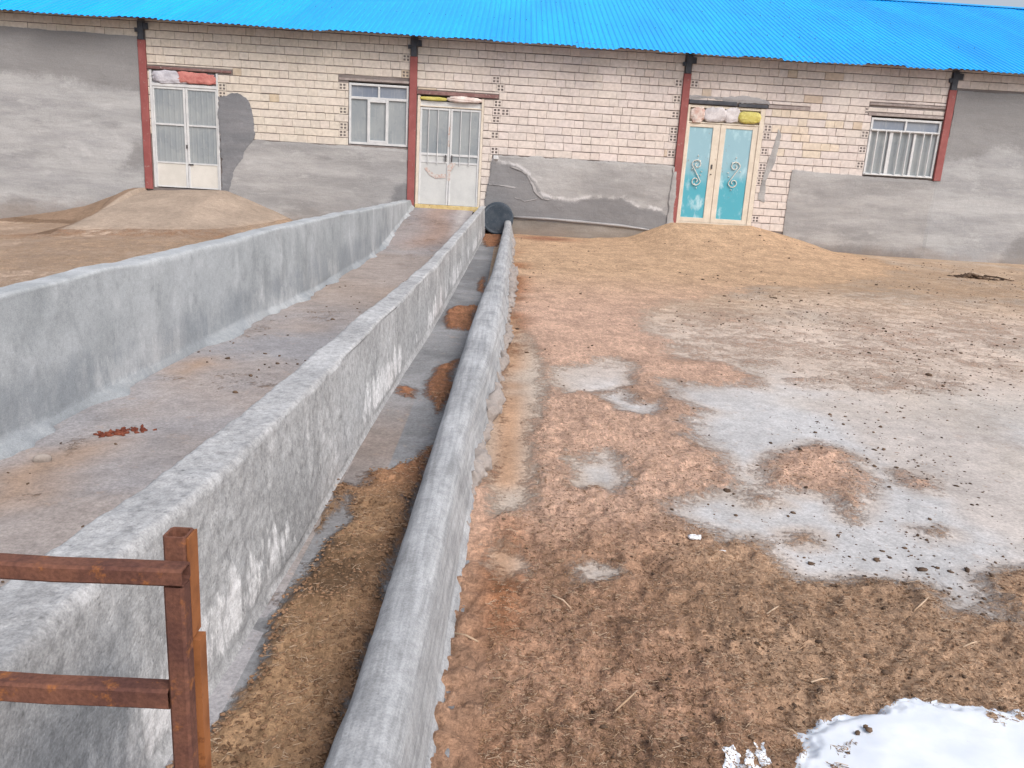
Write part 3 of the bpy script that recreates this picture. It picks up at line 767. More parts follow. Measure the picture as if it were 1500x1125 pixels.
vcol(br, 'tint', np.array(TINT))
# mortar core behind the blocks, left open at doors and windows
mb = MB()
cx = sorted(OPEN)
xprev = -16.6
for (a, b, c_, d_) in cx:
    mb.box(xprev, a, PF + .012, PF + .30, -.3, 4.5); mb.box(a, b, PF + .012, PF + .30, d_, 4.5)
    mb.box(a, b, PF + .012, PF + .30, -.3, c_); xprev = b
mb.box(xprev, 16.6, PF + .012, PF + .30, -.3, 4.5)
core = mb.build('wall_core', MAT['mortar'], barn)
MB().box(-16.6, 16.6, PF + .31, PF + .4, -.3, 4.5).build('dark_backing', MAT['dark'], barn)  # near-black backing sheet, its colour stands in for the unlit interior
for xe in (-16.6, 16.4): MB().box(xe, xe + .2, PF + .42, PF + 13, -.3, 4.5).build('end_wall', MAT['plaster'], barn)

# render coats
def ragged(poly, amp=.03, step=.06, seed=1, keep=()):
    out = []
    n_ = len(poly)
    for i in range(n_):
        a = np.array(poly[i]); b = np.array(poly[(i + 1) % n_]); L_ = np.linalg.norm(b - a); k = max(1, int(L_ / step))
        nrm = np.array([-(b - a)[1], (b - a)[0]]) / (L_ + 1e-9)
        am = 0 if i in keep else amp
        for q in range(k):
            p = a + (b - a) * q / k
            d = ((float(fbm(p[0], p[1], 0, 4, 3, seed)) - .5) * 2 + (float(fbm(p[0], p[1], 0, 18, 3, seed + 2)) - .5) * 1.3) * am
            out.append(tuple(p + nrm * d))
    return out
def coat(name, poly, y_front, mat, seed, amp=.03, keep=(), cell=.025, relief=.012, thick=None, stains=(), crust=0.0, soft=.3):
    """a coat of render: a gridded face with relief, turned back to the wall along its ragged edge"""
    P = ragged(poly, amp, .03, seed, keep)
    xs_ = np.array([p[0] for p in P]); zs_ = np.array([p[1] for p in P])
    from mathutils.geometry import delaunay_2d_cdt
    from mathutils import Vector
    pts = [Vector(p) for p in P]; nb = len(pts)
    gx_, gz_ = np.meshgrid(np.arange(xs_.min(), xs_.max(), cell * 3), np.arange(zs_.min(), zs_.max(), cell * 3))
    sd = sdist(gx_.ravel(), gz_.ravel(), P)
    ins = sd > cell
    pts += [Vector((a, b)) for a, b in zip(gx_.ravel()[ins], gz_.ravel()[ins])]
    vo, _, fo, *_r = delaunay_2d_cdt(pts, [(i, (i + 1) % nb) for i in range(nb)], [list(range(nb))], 1, 1e-5)
    vx = np.array([v[0] for v in vo]); vz = np.array([v[1] for v in vo])
    sd = sdist(vx, vz, P)
    yy = y_front - relief * (fbm(vx, vz, 0, 2.2, 4, seed + 5) - .5) * 2 * sstep(0, .08, sd) + .006 * (1 - sstep(0, .03, sd))
    verts = [(a, b, c_) for a, b, c_ in zip(vx, yy, vz)]
    faces = [tuple(f) for f in fo]
    # rim
    ed = {}
    for f in faces:
        for i in range(len(f)):
            e_ = (f[i], f[(i + 1) % len(f)]); ed[e_] = 1
    back = {}
    yb = PF + .012 if thick is None else y_front + thick
    for (a, b) in list(ed):
        if (b, a) in ed: continue
        for v in (a, b):
            if v not in back: back[v] = len(verts); verts.append((vx[v], yb, vz[v]))
        faces.append((b, a, back[a], back[b]))
    o = np_mesh(name, verts, faces, mat, barn, False)
    if stains:
        va = np.array(verts); d_ = np.full(len(va), -1e3)
        for q in stains: d_ = np.maximum(d_, sdist(va[:, 0], va[:, 2], q))
        vfloat(o, 'stain', np.clip(.5 + d_ / soft, 0, 1)); vfloat(o, 'crust', np.full(len(va), crust))
    return o
FR = PF - .022
c1 = coat('cement_render', [(-16.5, -.2), (-8.0, -.2), (-7.71, .9), (-7.71, 4.08), (-16.5, 4.17)], FR, MAT['plaster_far'], 301, .012, stains=[[(-17, 5), (-17, 3.25), (-10.4, 3.24), (-9.8, 3.15), (-9.3, 3.2), (-8.7, 3.04), (-8.2, 3.06), (-7, 2.86), (-7, 5)], [(-8.2, 1.5), (-7.6, 1.5), (-7.6, 2.1), (-7.9, 2.0)]], soft=.8)
c2 = coat('cement_render', [(-6.10, .5), (-5.0, -.1), (-2.18, -.1), (-2.18, 2.19), (-3.44, 2.2), (-5.42, 2.2), (-5.62, 1.97), (-5.85, 1.54), (-6.0, 1.12)], FR, MAT['plaster'], 311, .022, stains=[[(-2.6, .9), (-2.1, .9), (-2.1, 1.55), (-2.45, 1.45)]], soft=.6)
cd = coat('cement_patch', [(-6.10, .9), (-5.93, 1.11), (-5.83, 1.54), (-5.60, 1.95), (-5.38, 2.24), (-5.37, 2.5), (-5.40, 2.8), (-5.54, 3.03), (-5.78, 3.11), (-5.93, 3.05), (-6.10, 3.02)], FR - .006, MAT['plaster_dark'], 321, .05, relief=.016)
cd['label'] = 'dark grey patch of fresh cement'
DAMP = [(-.75, .5), (.06, .5), (2.6, .7), (3.6, .8), (3.42, 1.12), (3.25, 1.25), (2.75, 1.30), (2.45, 1.46), (1.85, 1.45), (1.29, 1.34), (.85, 1.39), (.70, 1.40), (.52, 1.70), (.33, 1.89), (-.02, 2.02), (-.40, 2.06), (-.75, 2.06)]
c3 = coat('cement_render', [(-.52, .9), (3.44, .84), (3.44, 2.2), (-.39, 2.2), (-.42, 1.9), (-.50, 1.5)], FR, MAT['plaster'], 331, .03, cell=.013, relief=.02, stains=[DAMP], crust=1.0, soft=.34)
for k, pl in enumerate([[(.0, 1.985), (.14, 1.955), (.32, 1.875), (.50, 1.66), (.58, 1.50), (.74, 1.37), (.86, 1.36), (.86, 1.335), (.70, 1.345), (.56, 1.45), (.475, 1.62), (.37, 1.78), (.23, 1.89), (.02, 1.96)],
                         [(-.45, 1.60), (-.2, 1.595), (.12, 1.56), (.11, 1.545), (-.2, 1.57), (-.43, 1.58)],
                         [(.10, 1.36), (.20, 1.335), (.34, 1.29), (.60, 1.355), (.59, 1.34), (.34, 1.27), (.14, 1.33)]]):
    coat('lime_crust', pl, FR - .022, MAT['plaster_pale'], 351 + k, .022, relief=.006, thick=.016)
coat('footing', [(.02, .2), (3.44, .2), (3.44, .90), (3.1, .83), (2.4, .90), (1.5, .935), (.3, .95), (.02, .93)], FR + .010, MAT['plinth'], 361, .02)
mb = MB(); zz = [(.05, .945), (.5, .935), (1.0, .945), (1.5, .925), (2.0, .905), (2.45, .885), (2.85, .855), (3.05, .84)]
mb.tube([(a, FR - .012 + random.uniform(-.006, .006), b + random.uniform(-.008, .008)) for a, b in zz], [.02, .03, .026, .032, .028, .03, .022, .012], 7)
mb.build('render_ledge', MAT['plaster_pale'], barn, True)
c4 = coat('cement_render', [(5.98, .2), (9.06, .2), (9.06, 2.2), (7.45, 2.21), (5.95, 2.245), (5.93, 1.5)], FR, MAT['plaster'], 371, .02, stains=[[(5.5, .3), (9.2, .3), (9.2, .62), (5.5, .8)]], soft=.9)
c5 = coat('cement_render', [(8.99, .1), (16.5, .1), (16.5, 4.0), (9.13, 4.02), (9.13, 3.1), (9.05, 2.5), (8.99, 2.19)], FR - .006, MAT['plaster_far'], 381, .012, stains=[[(8.8, 4.2), (8.8, 2.6), (9.4, 2.62), (9.8, 2.70), (10.3, 2.95), (10.9, 2.82), (17, 2.8), (17, 4.2)], [(10.45, .3), (17, .3), (17, 1.3), (11.15, 1.22), (10.9, 1.05), (10.8, .8)]], soft=.9)
coat('cement_patch', [(5.42, 2.0), (5.56, 2.35), (5.62, 2.9), (5.55, 3.05), (5.47, 2.6), (5.38, 2.2), (5.30, 1.60), (5.45, 1.55)], PF - .012, MAT['plaster'], 395, .025)
# electric box
b_ = MB().box(-.375, -.27, FR - .045, FR + .01, 2.10, 2.18, 0, .01); b_.build('wall_socket', MAT['white_frame'], barn)

# steel columns with black rafter ends
for i, (a, b) in enumerate(colx):
    zb = [1.08, 1.0, .95, 2.20][i]
    mb = MB().box(a, b, PF - .045, PF + .05, zb, 4.02, 0, .006)
    c_ = mb.build('steel_column', MAT['red_steel'], barn)
    m2 = MB(); xm = (a + b) / 2
    m2.box(xm - .055, xm + .055, PF - .055, PF + .06, 4.021, 4.36, .004)
    m2.box(xm - .12, xm - .057, PF - .05, PF - .01, 4.16, 4.24, .005); m2.box(xm + .057, xm + .15, PF - .05, PF - .01, 4.22, 4.34, .008)
    m2.build('rafter_end', MAT['black_steel'], c_)
    if i == 2:
        coat('cement_patch', [(3.42, .9), (3.56, .95), (3.55, 1.5), (3.52, 2.0), (3.48, 2.19), (3.42, 2.15)], PF - .05, MAT['plaster'], 397, .03)
# lintels
mb = MB().box(-7.545, -5.83, PF - .02, PF + .03, 3.486, 3.53, .004, .004); mb.build('lintel', MAT['lintel'], barn)
mb = MB().box(-3.62, -2.175, PF - .008, PF + .03, 3.495, 3.54, .004, .004); mb.build('lintel', MAT['grey_lintel'], barn)
mb = MB().box(-2.015, -.33, PF - .03, PF + .03, 3.312, 3.385, .004, .004); mb.build('lintel', MAT['lintel'], barn)
mb = MB().box(3.615, 4.61, PF - .03, PF + .03, 3.452, 3.525, .003, .004); mb.build('lintel', MAT['black_steel'], barn)
mb = MB().box(4.65, 5.26, PF - .03, PF + .03, 3.442, 3.505, .003, .004); mb.build('lintel', MAT['black_steel'], barn)
mb = MB().box(5.28, 6.14, PF - .008, PF + .02, 3.452, 3.515, .006, .004); mb.build('lintel', MAT['grey_lintel'], barn)
mb = MB().box(7.37, 8.955, PF - .015, PF + .03, 3.44, 3.495, .004, .004); mb.build('lintel', MAT['grey_lintel'], barn)
mb = MB().box(7.37, 8.955, PF - .01, PF + .03, 3.64, 3.685, .004, .004); mb.build('lintel', MAT['grey_lintel'], barn)
coat('cement_patch', [(3.62, 3.54), (4.2, 3.56), (4.5, 3.53), (5.3, 3.53), (5.25, 3.60), (4.7, 3.66), (4.4, 3.60), (4.0, 3.63), (3.62, 3.62)], PF - .010, MAT['plaster_pale'], 399, .03)

# corrugated roof: pitched sheets, one mesh, each sheet a touch longer or shorter at the eave
PITCHR = math.tan(rad(22)); EY, EZ = PF - .50, 4.325; RY = 23.7
RZ = EZ + PITCHR * (RY - EY)
pitchc = .118
xs_, prof = [], []
k = 0
xx = -17.0
while xx < 17.0:
    for (fx, h) in ((0, 0), (.30, 0), (.42, 1), (.88, 1)):
        xs_.append(xx + fx * pitchc); prof.append(h * .016)
    xx += pitchc
xs_ = np.array(xs_); prof = np.array(prof)
vs_ = np.concatenate([[0, .04], np.linspace(.3, RY - EY, 14)])
sheet = np.floor((xs_ + 17) / (pitchc * 7)).astype(int)
r1 = np.random.default_rng(5); jit = r1.uniform(-.07, .05, sheet.max() + 1); lift = r1.uniform(-.006, .012, sheet.max() + 1)
X = np.tile(xs_, (len(vs_), 1)); Vv = np.tile(vs_[:, None], (1, len(xs_)))
Yr = EY + Vv - jit[sheet][None] * (Vv < .1) + .0
Zr = EZ + PITCHR * (Yr - EY) + prof[None] + lift[sheet][None] + .025 * (fbm(X, Vv, 0, .35, 3, 401) - .5) + .012 * (fbm(X, Vv * 2, 0, 1.1, 3, 403) - .5)
roof = grid_mesh('roof', X, Yr, Zr, MAT['roof'], barn)
rt = r1.uniform(.93, 1.05, (sheet.max() + 1, 3)); row_ = np.minimum((vs_ / 2.6).astype(int), 2)
vfloat(roof, 'fade', rt[sheet][:, row_].T)
roof.data.polygons.foreach_set('use_smooth', [False] * len(roof.data.polygons))
X2 = X.copy(); Y2 = 2 * RY - Yr
back = grid_mesh('roof', X2, Y2, Zr, MAT['roof'], barn)
rc = MB()
mbp = [(-17.05, RY, RZ + .06)]
rc.v += [(-17.05, RY - .22, RZ - .04), (17.05, RY - .22, RZ - .04), (17.05, RY, RZ + .05), (-17.05, RY, RZ + .05), (17.05, RY + .22, RZ - .04), (-17.05, RY + .22, RZ - .04)]
rc.f += [(0, 1, 2, 3), (3, 2, 4, 5)]
rc.build('ridge_cap', MAT['roof'], roof)
# screws and overlap laps
mb = MB()
for vv in (1.9, 3.9, 5.6):
    for xk in range(0, 280, 3):
        px_ = -16.9 + xk * pitchc + .076; yy = EY + vv
        zz_ = EZ + PITCHR * vv + .03
        mb.box(px_ - .006, px_ + .006, yy - .006, yy + .006, zz_ - .016, zz_ + .001)
mb.build('roof_screws', MAT['black_steel'], roof)['kind'] = 'stuff'
mb = MB().box(-16.9, 16.9, PF - .16, PF - .10, 4.40, 4.46); mb.build('eave_purlin', MAT['lintel'], barn)

# ---- doors
def ribbed(name, x0, x1, z0, z1, y, mat, parent, ribs=5, depth=.008):
    n_ = max(12, ribs * 8)
    xs_ = np.linspace(x0, x1, n_ + 1); zs_ = np.linspace(z0, z1, 5)
    X, Z_ = np.meshgrid(xs_, zs_)
    ph = (X - x0) / (x1 - x0) * ribs
    Yv = y - depth * (np.abs((ph % 1) - .5) < .09) + .006 * (fbm(X, Z_, 0, 1.6, 2, 411) - .5)
    return grid_mesh(name, X, Yv, Z_, mat, parent)
def flat(name, x0, x1, z0, z1, y, mat, parent, warp=.004):
    xs_ = np.linspace(x0, x1, 9); zs_ = np.linspace(z0, z1, 9); X, Z_ = np.meshgrid(xs_, zs_)
    return grid_mesh(name, X, y + warp * (fbm(X, Z_, 0, 1.3, 2, int(abs(x0 * 100))) - .5) * 2, Z_, mat, parent)
YD = PF + .025
# door 1
a, b, z0, z1 = doors[1]
fr = MB(); fr.box(a + .002, a + .05, YD - .03, YD + .05, z0, z1 - .01, 0, .004); fr.box(b - .04, b - .002, YD - .03, YD + .05, z0, z1 - .01, 0, .004); fr.box(a + .05, b - .04, YD - .026, YD + .05, 3.155, 3.215, 0, .004)
d1 = fr.build('door', MAT['white_frame'], barn); d1['label'] = 'white double door with ribbed grey panes and cream lower panels'
xm = -6.80
for s, (xa, xb) in enumerate(((a + .052, xm - .004), (xm + .004, b - .042))):
    lf = MB()
    w_ = .045
    lf.box(xa, xa + (.03 if s == 0 else w_), YD - .015, YD + .02, z0 + .02, 3.15, 0, .004); lf.box(xb - (w_ if s == 0 else .03), xb, YD - .015, YD + .02, z0 + .02, 3.15, 0, .004)
    xa2, xb2 = xa + (.03 if s == 0 else w_), xb - (w_ if s == 0 else .03)
    lf.box(xa2, xb2, YD - .013, YD + .02, 3.11, 3.15); lf.box(xa2, xb2, YD - .018, YD + .02, 2.395, 2.43); lf.box(xa2, xb2, YD - .013, YD + .02, 1.63, 1.66); lf.box(xa2, xb2, YD - .013, YD + .02, z0 + .02, z0 + .05)
    lf.build('leaf', MAT['white_frame'], d1)
    ribbed('pane', xa2, xb2, 2.43, 3.11, YD + .004, MAT['glass'], d1, 5); ribbed('pane', xa2, xb2, 1.66, 2.395, YD + .004, MAT['glass'], d1, 5)
    flat('lower_panel', xa2, xb2, z0 + .05, 1.63, YD - .004, MAT['cream_panel'], d1)
MB().box(xm - .015, xm + .015, YD - .035, YD - .019, 1.95, 2.02, 0, .003).build('latch', MAT['handle'], d1); MB().box(xm + .02, xm + .12, YD - .03, YD - .019, 1.61, 1.64, 0, .003).build('bolt', MAT['handle'], d1)
flat('transom_panel', a + .05, b - .04, 3.215, z1 - .01, YD + .04, MAT['sack_grey'], d1)
# door 2
a, b, z0, z1 = doors[2]
fr = MB(); fr.box(a + .002, a + .06, YD - .03, YD + .05, z0, z1 - .01, 0, .004); fr.box(b - .05, b - .002, YD - .03, YD + .05, z0, z1 - .01, 0, .004); fr.box(a + .06, b - .05, YD - .026, YD + .05, 3.07, 3.095, 0, .004)
d2 = fr.build('door', MAT['cream_frame'], barn); d2['label'] = 'pale grey steel double door with red paint smear and rods across its glass'
xm = -1.305
for s, (xa, xb) in enumerate(((a + .062, xm - .004), (xm + .004, b - .052))):
    lf = MB()
    lf.box(xa, xa + .04, YD - .015, YD + .02, z0 + .05, 3.06, 0, .004); lf.box(xb - .04, xb, YD - .015, YD + .02, z0 + .05, 3.06, 0, .004)
    lf.box(xa + .04, xb - .04, YD - .012, YD + .02, 3.02, 3.06); lf.box(xa + .04, xb - .04, YD - .012, YD + .02, 2.11, 2.155); lf.box(xa + .04, xb - .04, YD - .012, YD + .02, 1.96, 1.995)
    lf.build('leaf', MAT['white_frame'], d2)
    flat('pane', xa + .04, xb - .04, 2.155, 3.02, YD + .004, MAT['glass'], d2, .01)
    flat('pane', xa + .04, xb - .04, 1.995, 2.11, YD + .004, MAT['glass'] if s else MAT['pale_panel'], d2)
    flat('lower_panel', xa + .04, xb - .04, z0 + .05, 1.96, YD - .002, MAT['pale_panel'], d2)
    for rx in ((-1.755, -1.56) if s == 0 else (-1.085, -.885)):
        MB().tube([(rx, YD - .02, 1.93), (rx, YD - .02, 3.04)], .008, 6).build('rod', MAT['white_frame'], d2)
    hx = xm - .075 if s == 0 else xm + .055
    MB().box(hx - .012, hx + .012, YD - .05, YD - .016, 2.0 + .0, 2.13, 0, .004).build('handle', MAT['handle'], d2)
# smear: curved stroke on the left panel and one over the meeting stiles
sm = [(-1.83, 1.83), (-1.72, 1.70), (-1.58, 1.645), (-1.36, 1.66), (-1.36, 1.745), (-1.58, 1.735), (-1.70, 1.79), (-1.79, 1.87)]
def smear(poly, y, seed):
    mb = MB(); mb.prism_y(ragged(poly, .02, .025, seed), y, y + .002); return mb.build('paint_smear', MAT['smudge'], d2)
smear(sm, YD - .0105, 421)
smear([(-1.345, 1.62), (-1.27, 1.6), (-1.265, 1.80), (-1.20, 1.90), (-1.16, 1.975), (-1.27, 1.97), (-1.33, 1.93)], YD - .0185, 423)
smear([(-1.335, 2.3), (-1.315, 2.3), (-1.31, 2.72), (-1.30, 2.8), (-1.335, 2.6)], YD - .0195, 425)
flat('transom_panel', a + .06, b - .05, 3.095, 3.19, YD + .01, MAT['white_frame'], d2)
MB().box(a + .01, b - .01, YD - .07, YD - .031, z0 - .06, z0 + .045, .006, .006).build('sill', MAT['yellow_sill'], d2)
# door 3
a, b, z0, z1 = doors[3]
fr = MB(); fr.box(a + .002, a + .05, YD - .03, YD + .05, z0, z1 - .01, 0, .004); fr.box(b - .10, b - .002, YD - .03, YD + .05, z0, z1 - .01, 0, .004)
fr.box(a + .05, b - .10, YD - .026, YD + .05, 3.075, 3.10, 0, .004); fr.box(a + .05, b - .10, YD - .024, YD + .05, z0, z0 + .045, 0, .004); fr.box(a + .05, b - .10, YD - .02, YD + .05, z1 - .06, z1 - .01, 0, .003)
d3_ = fr.build('door', MAT['cream_frame'], barn); d3_['label'] = 'cream framed double door with worn blue panels and white scrolls'
def scroll(xc, zc, flip, parent):
    mb = MB(); P = []
    # two spirals joined into an S
    for t in np.linspace(0, 1, 34):
        an = rad(-250 + 430 * t); r_ = .022 + .088 * t
        P.append((xc + flip * (r_ * math.cos(an)), zc + .165 + r_ * math.sin(an)))
    top = P
    Q = []
    for t in np.linspace(0, 1, 34):
        an = rad(-250 + 430 * t); r_ = .022 + .082 * t
        Q.append((xc - flip * (r_ * math.cos(an)), zc - .17 - r_ * math.sin(an)))
    path = top + Q[::-1]
    mb.tube([(p[0], YD - .022, p[1]) for p in path], .0095, 6)
    for k_, (dx, dz, L_) in enumerate(((-.05, .22, .09), (.0, .235, .10), (.06, .225, .08), (.12, .02, .08), (-.11, .06, .07), (.1, -.06, .07), (-.02, -.26, .09), (.03, -.33, .07), (.0, .32, .09))):
        an = rad(90 + flip * dx * 500)
        q0 = (xc + flip * dx, zc + dz); q1 = (q0[0] + .4 * L_ * math.cos(an) * flip, q0[1] + .5 * L_ * math.sin(an))
        mb.tube([(q0[0], YD - .018, q0[1]), ((q0[0] + q1[0]) / 2 + .012, YD - .022, (q0[1] + q1[1]) / 2), (q1[0], YD - .018, q1[1])], [.004, .010, .004], 6)
    return mb.build('scroll_ornament', MAT['ornament'], parent, True)
for s, (xa, xb, pa, pb) in enumerate(((a + .052, 4.335, 3.695, 4.185), (4.343, b - .102, 4.455, 5.015))):
    lf = MB()
    lf.box(xa, pa, YD - .015, YD + .03, z0 + .05, 3.07, 0, .004); lf.box(pb, xb, YD - .015, YD + .03, z0 + .05, 3.07, 0, .004)
    lf.box(pa, pb, YD - .015, YD + .03, 3.0, 3.07, 0, .004); lf.box(pa, pb, YD - .015, YD + .03, z0 + .05, 1.15, 0, .004)
    lf.build('leaf', MAT['cream_frame'], d3_)
    flat('blue_panel', pa, pb, 1.15, 3.0, YD + .002, MAT['blue_panel'], d3_, .005)
    scroll((pa + pb) / 2 - (.01 if s == 0 else 0), 2.08, 1 if s == 0 else -1, d3_)
MB().box(4.225, 4.255, YD - .035, YD - .0155, 2.17, 2.26, 0, .003).build('latch', MAT['handle'], d3_)
MB().tube([(4.24, YD - .05, 2.06), (4.24, YD - .016, 2.06)], .012, 8).build('knob', MAT['handle'], d3_)
flat('transom_panel', a + .05, b - .10, 3.10, z1 - .06, YD + .045, MAT['cream_frame'], d3_)

# ---- windows
def window(rect, cross_z, label, bars):
    x0, x1, z0, z1 = rect; f = .045
    x0 += .012; x1 -= .006; z0 += .012; z1 -= .03
    fr = MB(); fr.box(x0, x0 + f, YD - .02, YD + .05, z0, z1, 0, .004); fr.box(x1 - f, x1, YD - .02, YD + .05, z0, z1, 0, .004)
    fr.box(x0 + f, x1 - f, YD - .018, YD + .05, z1 - f, z1, 0, .004); fr.box(x0 + f, x1 - f, YD - .024, YD + .05, z0, z0 + f, 0, .004); fr.box(x0 + f, x1 - f, YD - .016, YD + .05, cross_z - .025, cross_z + .025, 0, .004)
    xm = (x0 + x1) / 2
    fr.box(xm - .02, xm + .02, YD - .014, YD + .05, cross_z + .025, z1 - f, 0, .004)
    w = fr.build('window', MAT['white_frame'], barn); w['label'] = label
    flat('pane', x0 + f, xm - .02, cross_z + .025, z1 - f, YD + .02, MAT['glass_dark'], w, .002); flat('pane', xm + .02, x1 - f, cross_z + .025, z1 - f, YD + .02, MAT['glass_dark'], w, .002)
    if not bars:
        ca, cb = -3.035, -2.60
        cs = MB(); cs.box(ca, ca + .055, YD - .026, YD + .04, z0 + f, cross_z - .025, 0, .004); cs.box(cb - .055, cb, YD - .026, YD + .04, z0 + f, cross_z - .025, 0, .004)
        cs.box(ca + .055, cb - .055, YD - .024, YD + .04, cross_z - .075, cross_z - .025, 0, .004); cs.box(ca + .055, cb - .055, YD - .024, YD + .04, z0 + f, z0 + f + .05, 0, .004)
        cs.build('casement', MAT['white_frame'], w)
        for (p, q, e0, e1) in ((x0 + f, ca, z0 + f, cross_z - .025), (ca + .055, cb - .055, z0 + f + .05, cross_z - .075), (cb, x1 - f, z0 + f, cross_z - .025)):
            flat('pane', p, q, e0, e1, YD + .015, MAT['glass'], w, .004)
    else:
        for xa in (7.93, 8.43):
            wd = .075 if xa < 8 else .05
            cs = MB(); cs.box(xa - wd / 2, xa + wd / 2, YD - .02, YD + .04, z0 + f, cross_z - .025, 0, .004); cs.build('mullion', MAT['white_frame'], w)
        for (p, q) in ((x0 + f, 7.89), (7.97, 8.405), (8.455, x1 - f)): flat('pane', p, q, z0 + f, cross_z - .025, YD + .02, MAT['glass'], w, .004)
        for xb in (7.62, 7.80, 8.11, 8.29, 8.60, 8.76):
            MB().tube([(xb, YD - .045, z0 + .02), (xb, YD - .045, cross_z)], .014, 7).build('bar', MAT['white_frame'], w)
        MB().box(x0 + .02, x1 - .02, YD - .055, YD - .027, cross_z - .012, cross_z + .012, 0, .003).build('grille_rail', MAT['white_frame'], w); MB().box(x0 + .02, x1 - .02, YD - .055, YD - .027, z0 + .005, z0 + .03, 0, .003).build('grille_rail', MAT['white_frame'], w)
    return w
window(wins[2], 3.165, 'white window with a narrow casement between two fixed panes', False)
window(wins[4], 3.15, 'white window behind upright bars', True)
rehome(barn)

# ------------------------------------------------------------------ things stuffed over the doors
def sack(name, x0, x1, z0, z1, y, mat, label, cat, bulge=.07, seed=1, wr=.02, group=None, sq=2.6, slope=0.0):
    nu, nv = 40, 24
    xc, zc, a, b = (x0 + x1) / 2, (z0 + z1) / 2, (x1 - x0) / 2, (z1 - z0) / 2
    V = []
    for i in range(nv + 1):
        ph = -math.pi / 2 + math.pi * i / nv
        for k in range(nu):
            th = 2 * math.pi * k / nu
            sp = lambda w, e: math.copysign(abs(w) ** e, w)
            e1, e2 = .45, .55
            X_ = a * sp(math.cos(ph), e1) * sp(math.cos(th), e2); Y_ = bulge * sp(math.cos(ph), e1) * sp(math.sin(th), .9); Z_ = b * sp(math.sin(ph), .75)
            V.append((X_, Y_, Z_))
    V = np.array(V)
    nz = fbm(V[:, 0], V[:, 2], V[:, 1], 6, 4, seed) - .5; nz2 = 1 - np.abs(2 * fbm(V[:, 0], V[:, 2] * 2, V[:, 1], 9, 3, seed + 9) - 1)
    sc = 1 + (nz * 4 + (nz2 - .7) * 2) * wr / max(b, .05)
    V[:, 1] *= sc * 1.0; V[:, 2] = V[:, 2] * (1 + .5 * (sc - 1)) + slope * V[:, 0]; V[:, 0] *= 1 + .25 * (sc - 1)
    V += np.array([xc, y - bulge * .35, zc])
    fs = []
    for i in range(nv):
        for k in range(nu): fs.append((i * nu + k, i * nu + (k + 1) % nu, (i + 1) * nu + (k + 1) % nu, (i + 1) * nu + k))
    o = np_mesh(name, V, np.array(fs), mat, None, True)
    return tag(o, label, cat, group)
g3 = 'bags stuffed above the doors'
sack('crumpled_rag', 3.66, 3.99, 3.10, 3.40, YD, MAT['cloth_pink'], 'crumpled pink and white rag stuffed above the blue door, next to the red column', 'rag', .045, 11, .05)
sack('plastic_sack', 3.95, 4.42, 3.11, 3.40, YD, MAT['sack_white'], 'white sack stuffed above the left leaf of the blue door, beside the pink rag', 'sack', .045, 12, .035, g3)
sack('plastic_sack', 4.38, 4.72, 3.12, 3.42, YD + .01, MAT['sack_white'], 'white sack above the blue door squeezed against the yellow sack', 'sack', .04, 13, .045, g3)
sack('plastic_sack', 4.68, 5.14, 3.13, 3.36, YD, MAT['sack_yellow'], 'bright yellow sack stuffed above the right leaf of the blue door', 'sack', .05, 14, .03, g3)
sack('plastic_sack', -7.46, -6.75, 3.22, 3.45, YD + .005, MAT['sack_grey'], 'pale grey sack stuffed above the ribbed white door', 'sack', .035, 15, .04, g3, slope=-.03)
sack('red_cloth', -6.94, -6.14, 3.235, 3.46, YD - .01, MAT['cloth_red'], 'faded red cloth draped above the ribbed white door', 'cloth', .035, 16, .035, slope=-.04)
sack('rolled_cloth', -1.42, -.67, 3.195, 3.30, YD - .01, MAT['cloth_pale'], 'pale pink cloth rolled along the top of the smeared grey door', 'cloth', .05, 17, .02)
sack('rolled_cloth', -1.94, -1.40, 3.20, 3.27, YD - .01, MAT['sack_yellow'], 'thin yellowish strip of cloth tucked over the left leaf of the smeared grey door', 'cloth', .03, 18, .015)

# ------------------------------------------------------------------ dark drum at the end of the trough
dr = empty('plastic_drum', (-.245, 16.95, .58))
tag(dr, 'dark blue round drum lying on its side at the far end of the trough', 'drum')
def lathe_y(prof, cx_, cz_, n_=48):
    V = []; fs = []
    for (y_, r_) in prof:
        for k in range(n_):
            an = 2 * math.pi * k / n_; V.append((cx_ + r_ * math.cos(an), y_, cz_ + r_ * math.sin(an)))
    for i in range(len(prof) - 1):
        for k in range(n_): fs.append((i * n_ + k, i * n_ + (k + 1) % n_, (i + 1) * n_ + (k + 1) % n_, (i + 1) * n_ + k))
    return np.array(V), np.array(fs)
R0 = .335
Vd, fd = lathe_y([(17.15, R0 * .97), (17.0, R0), (16.82, R0), (16.76, R0 * .985), (16.745, R0 * .95), (16.75, R0 * .88)], -.215, .905)
np_mesh('drum_body', Vd, fd, MAT['drum'], dr, True)
prof = [(16.75, R0 * .88)]
for k in range(12, -1, -1):
    r_ = R0 * .88 * k / 12; prof.append((16.752 + (.006 if k % 2 else -.002) + .02 * (1 - k / 12), max(r_, .002)))
Vd, fd = lathe_y(prof, -.215, .905)
np_mesh('drum_end', Vd, fd, MAT['drum'], dr, True)
rehome(dr)

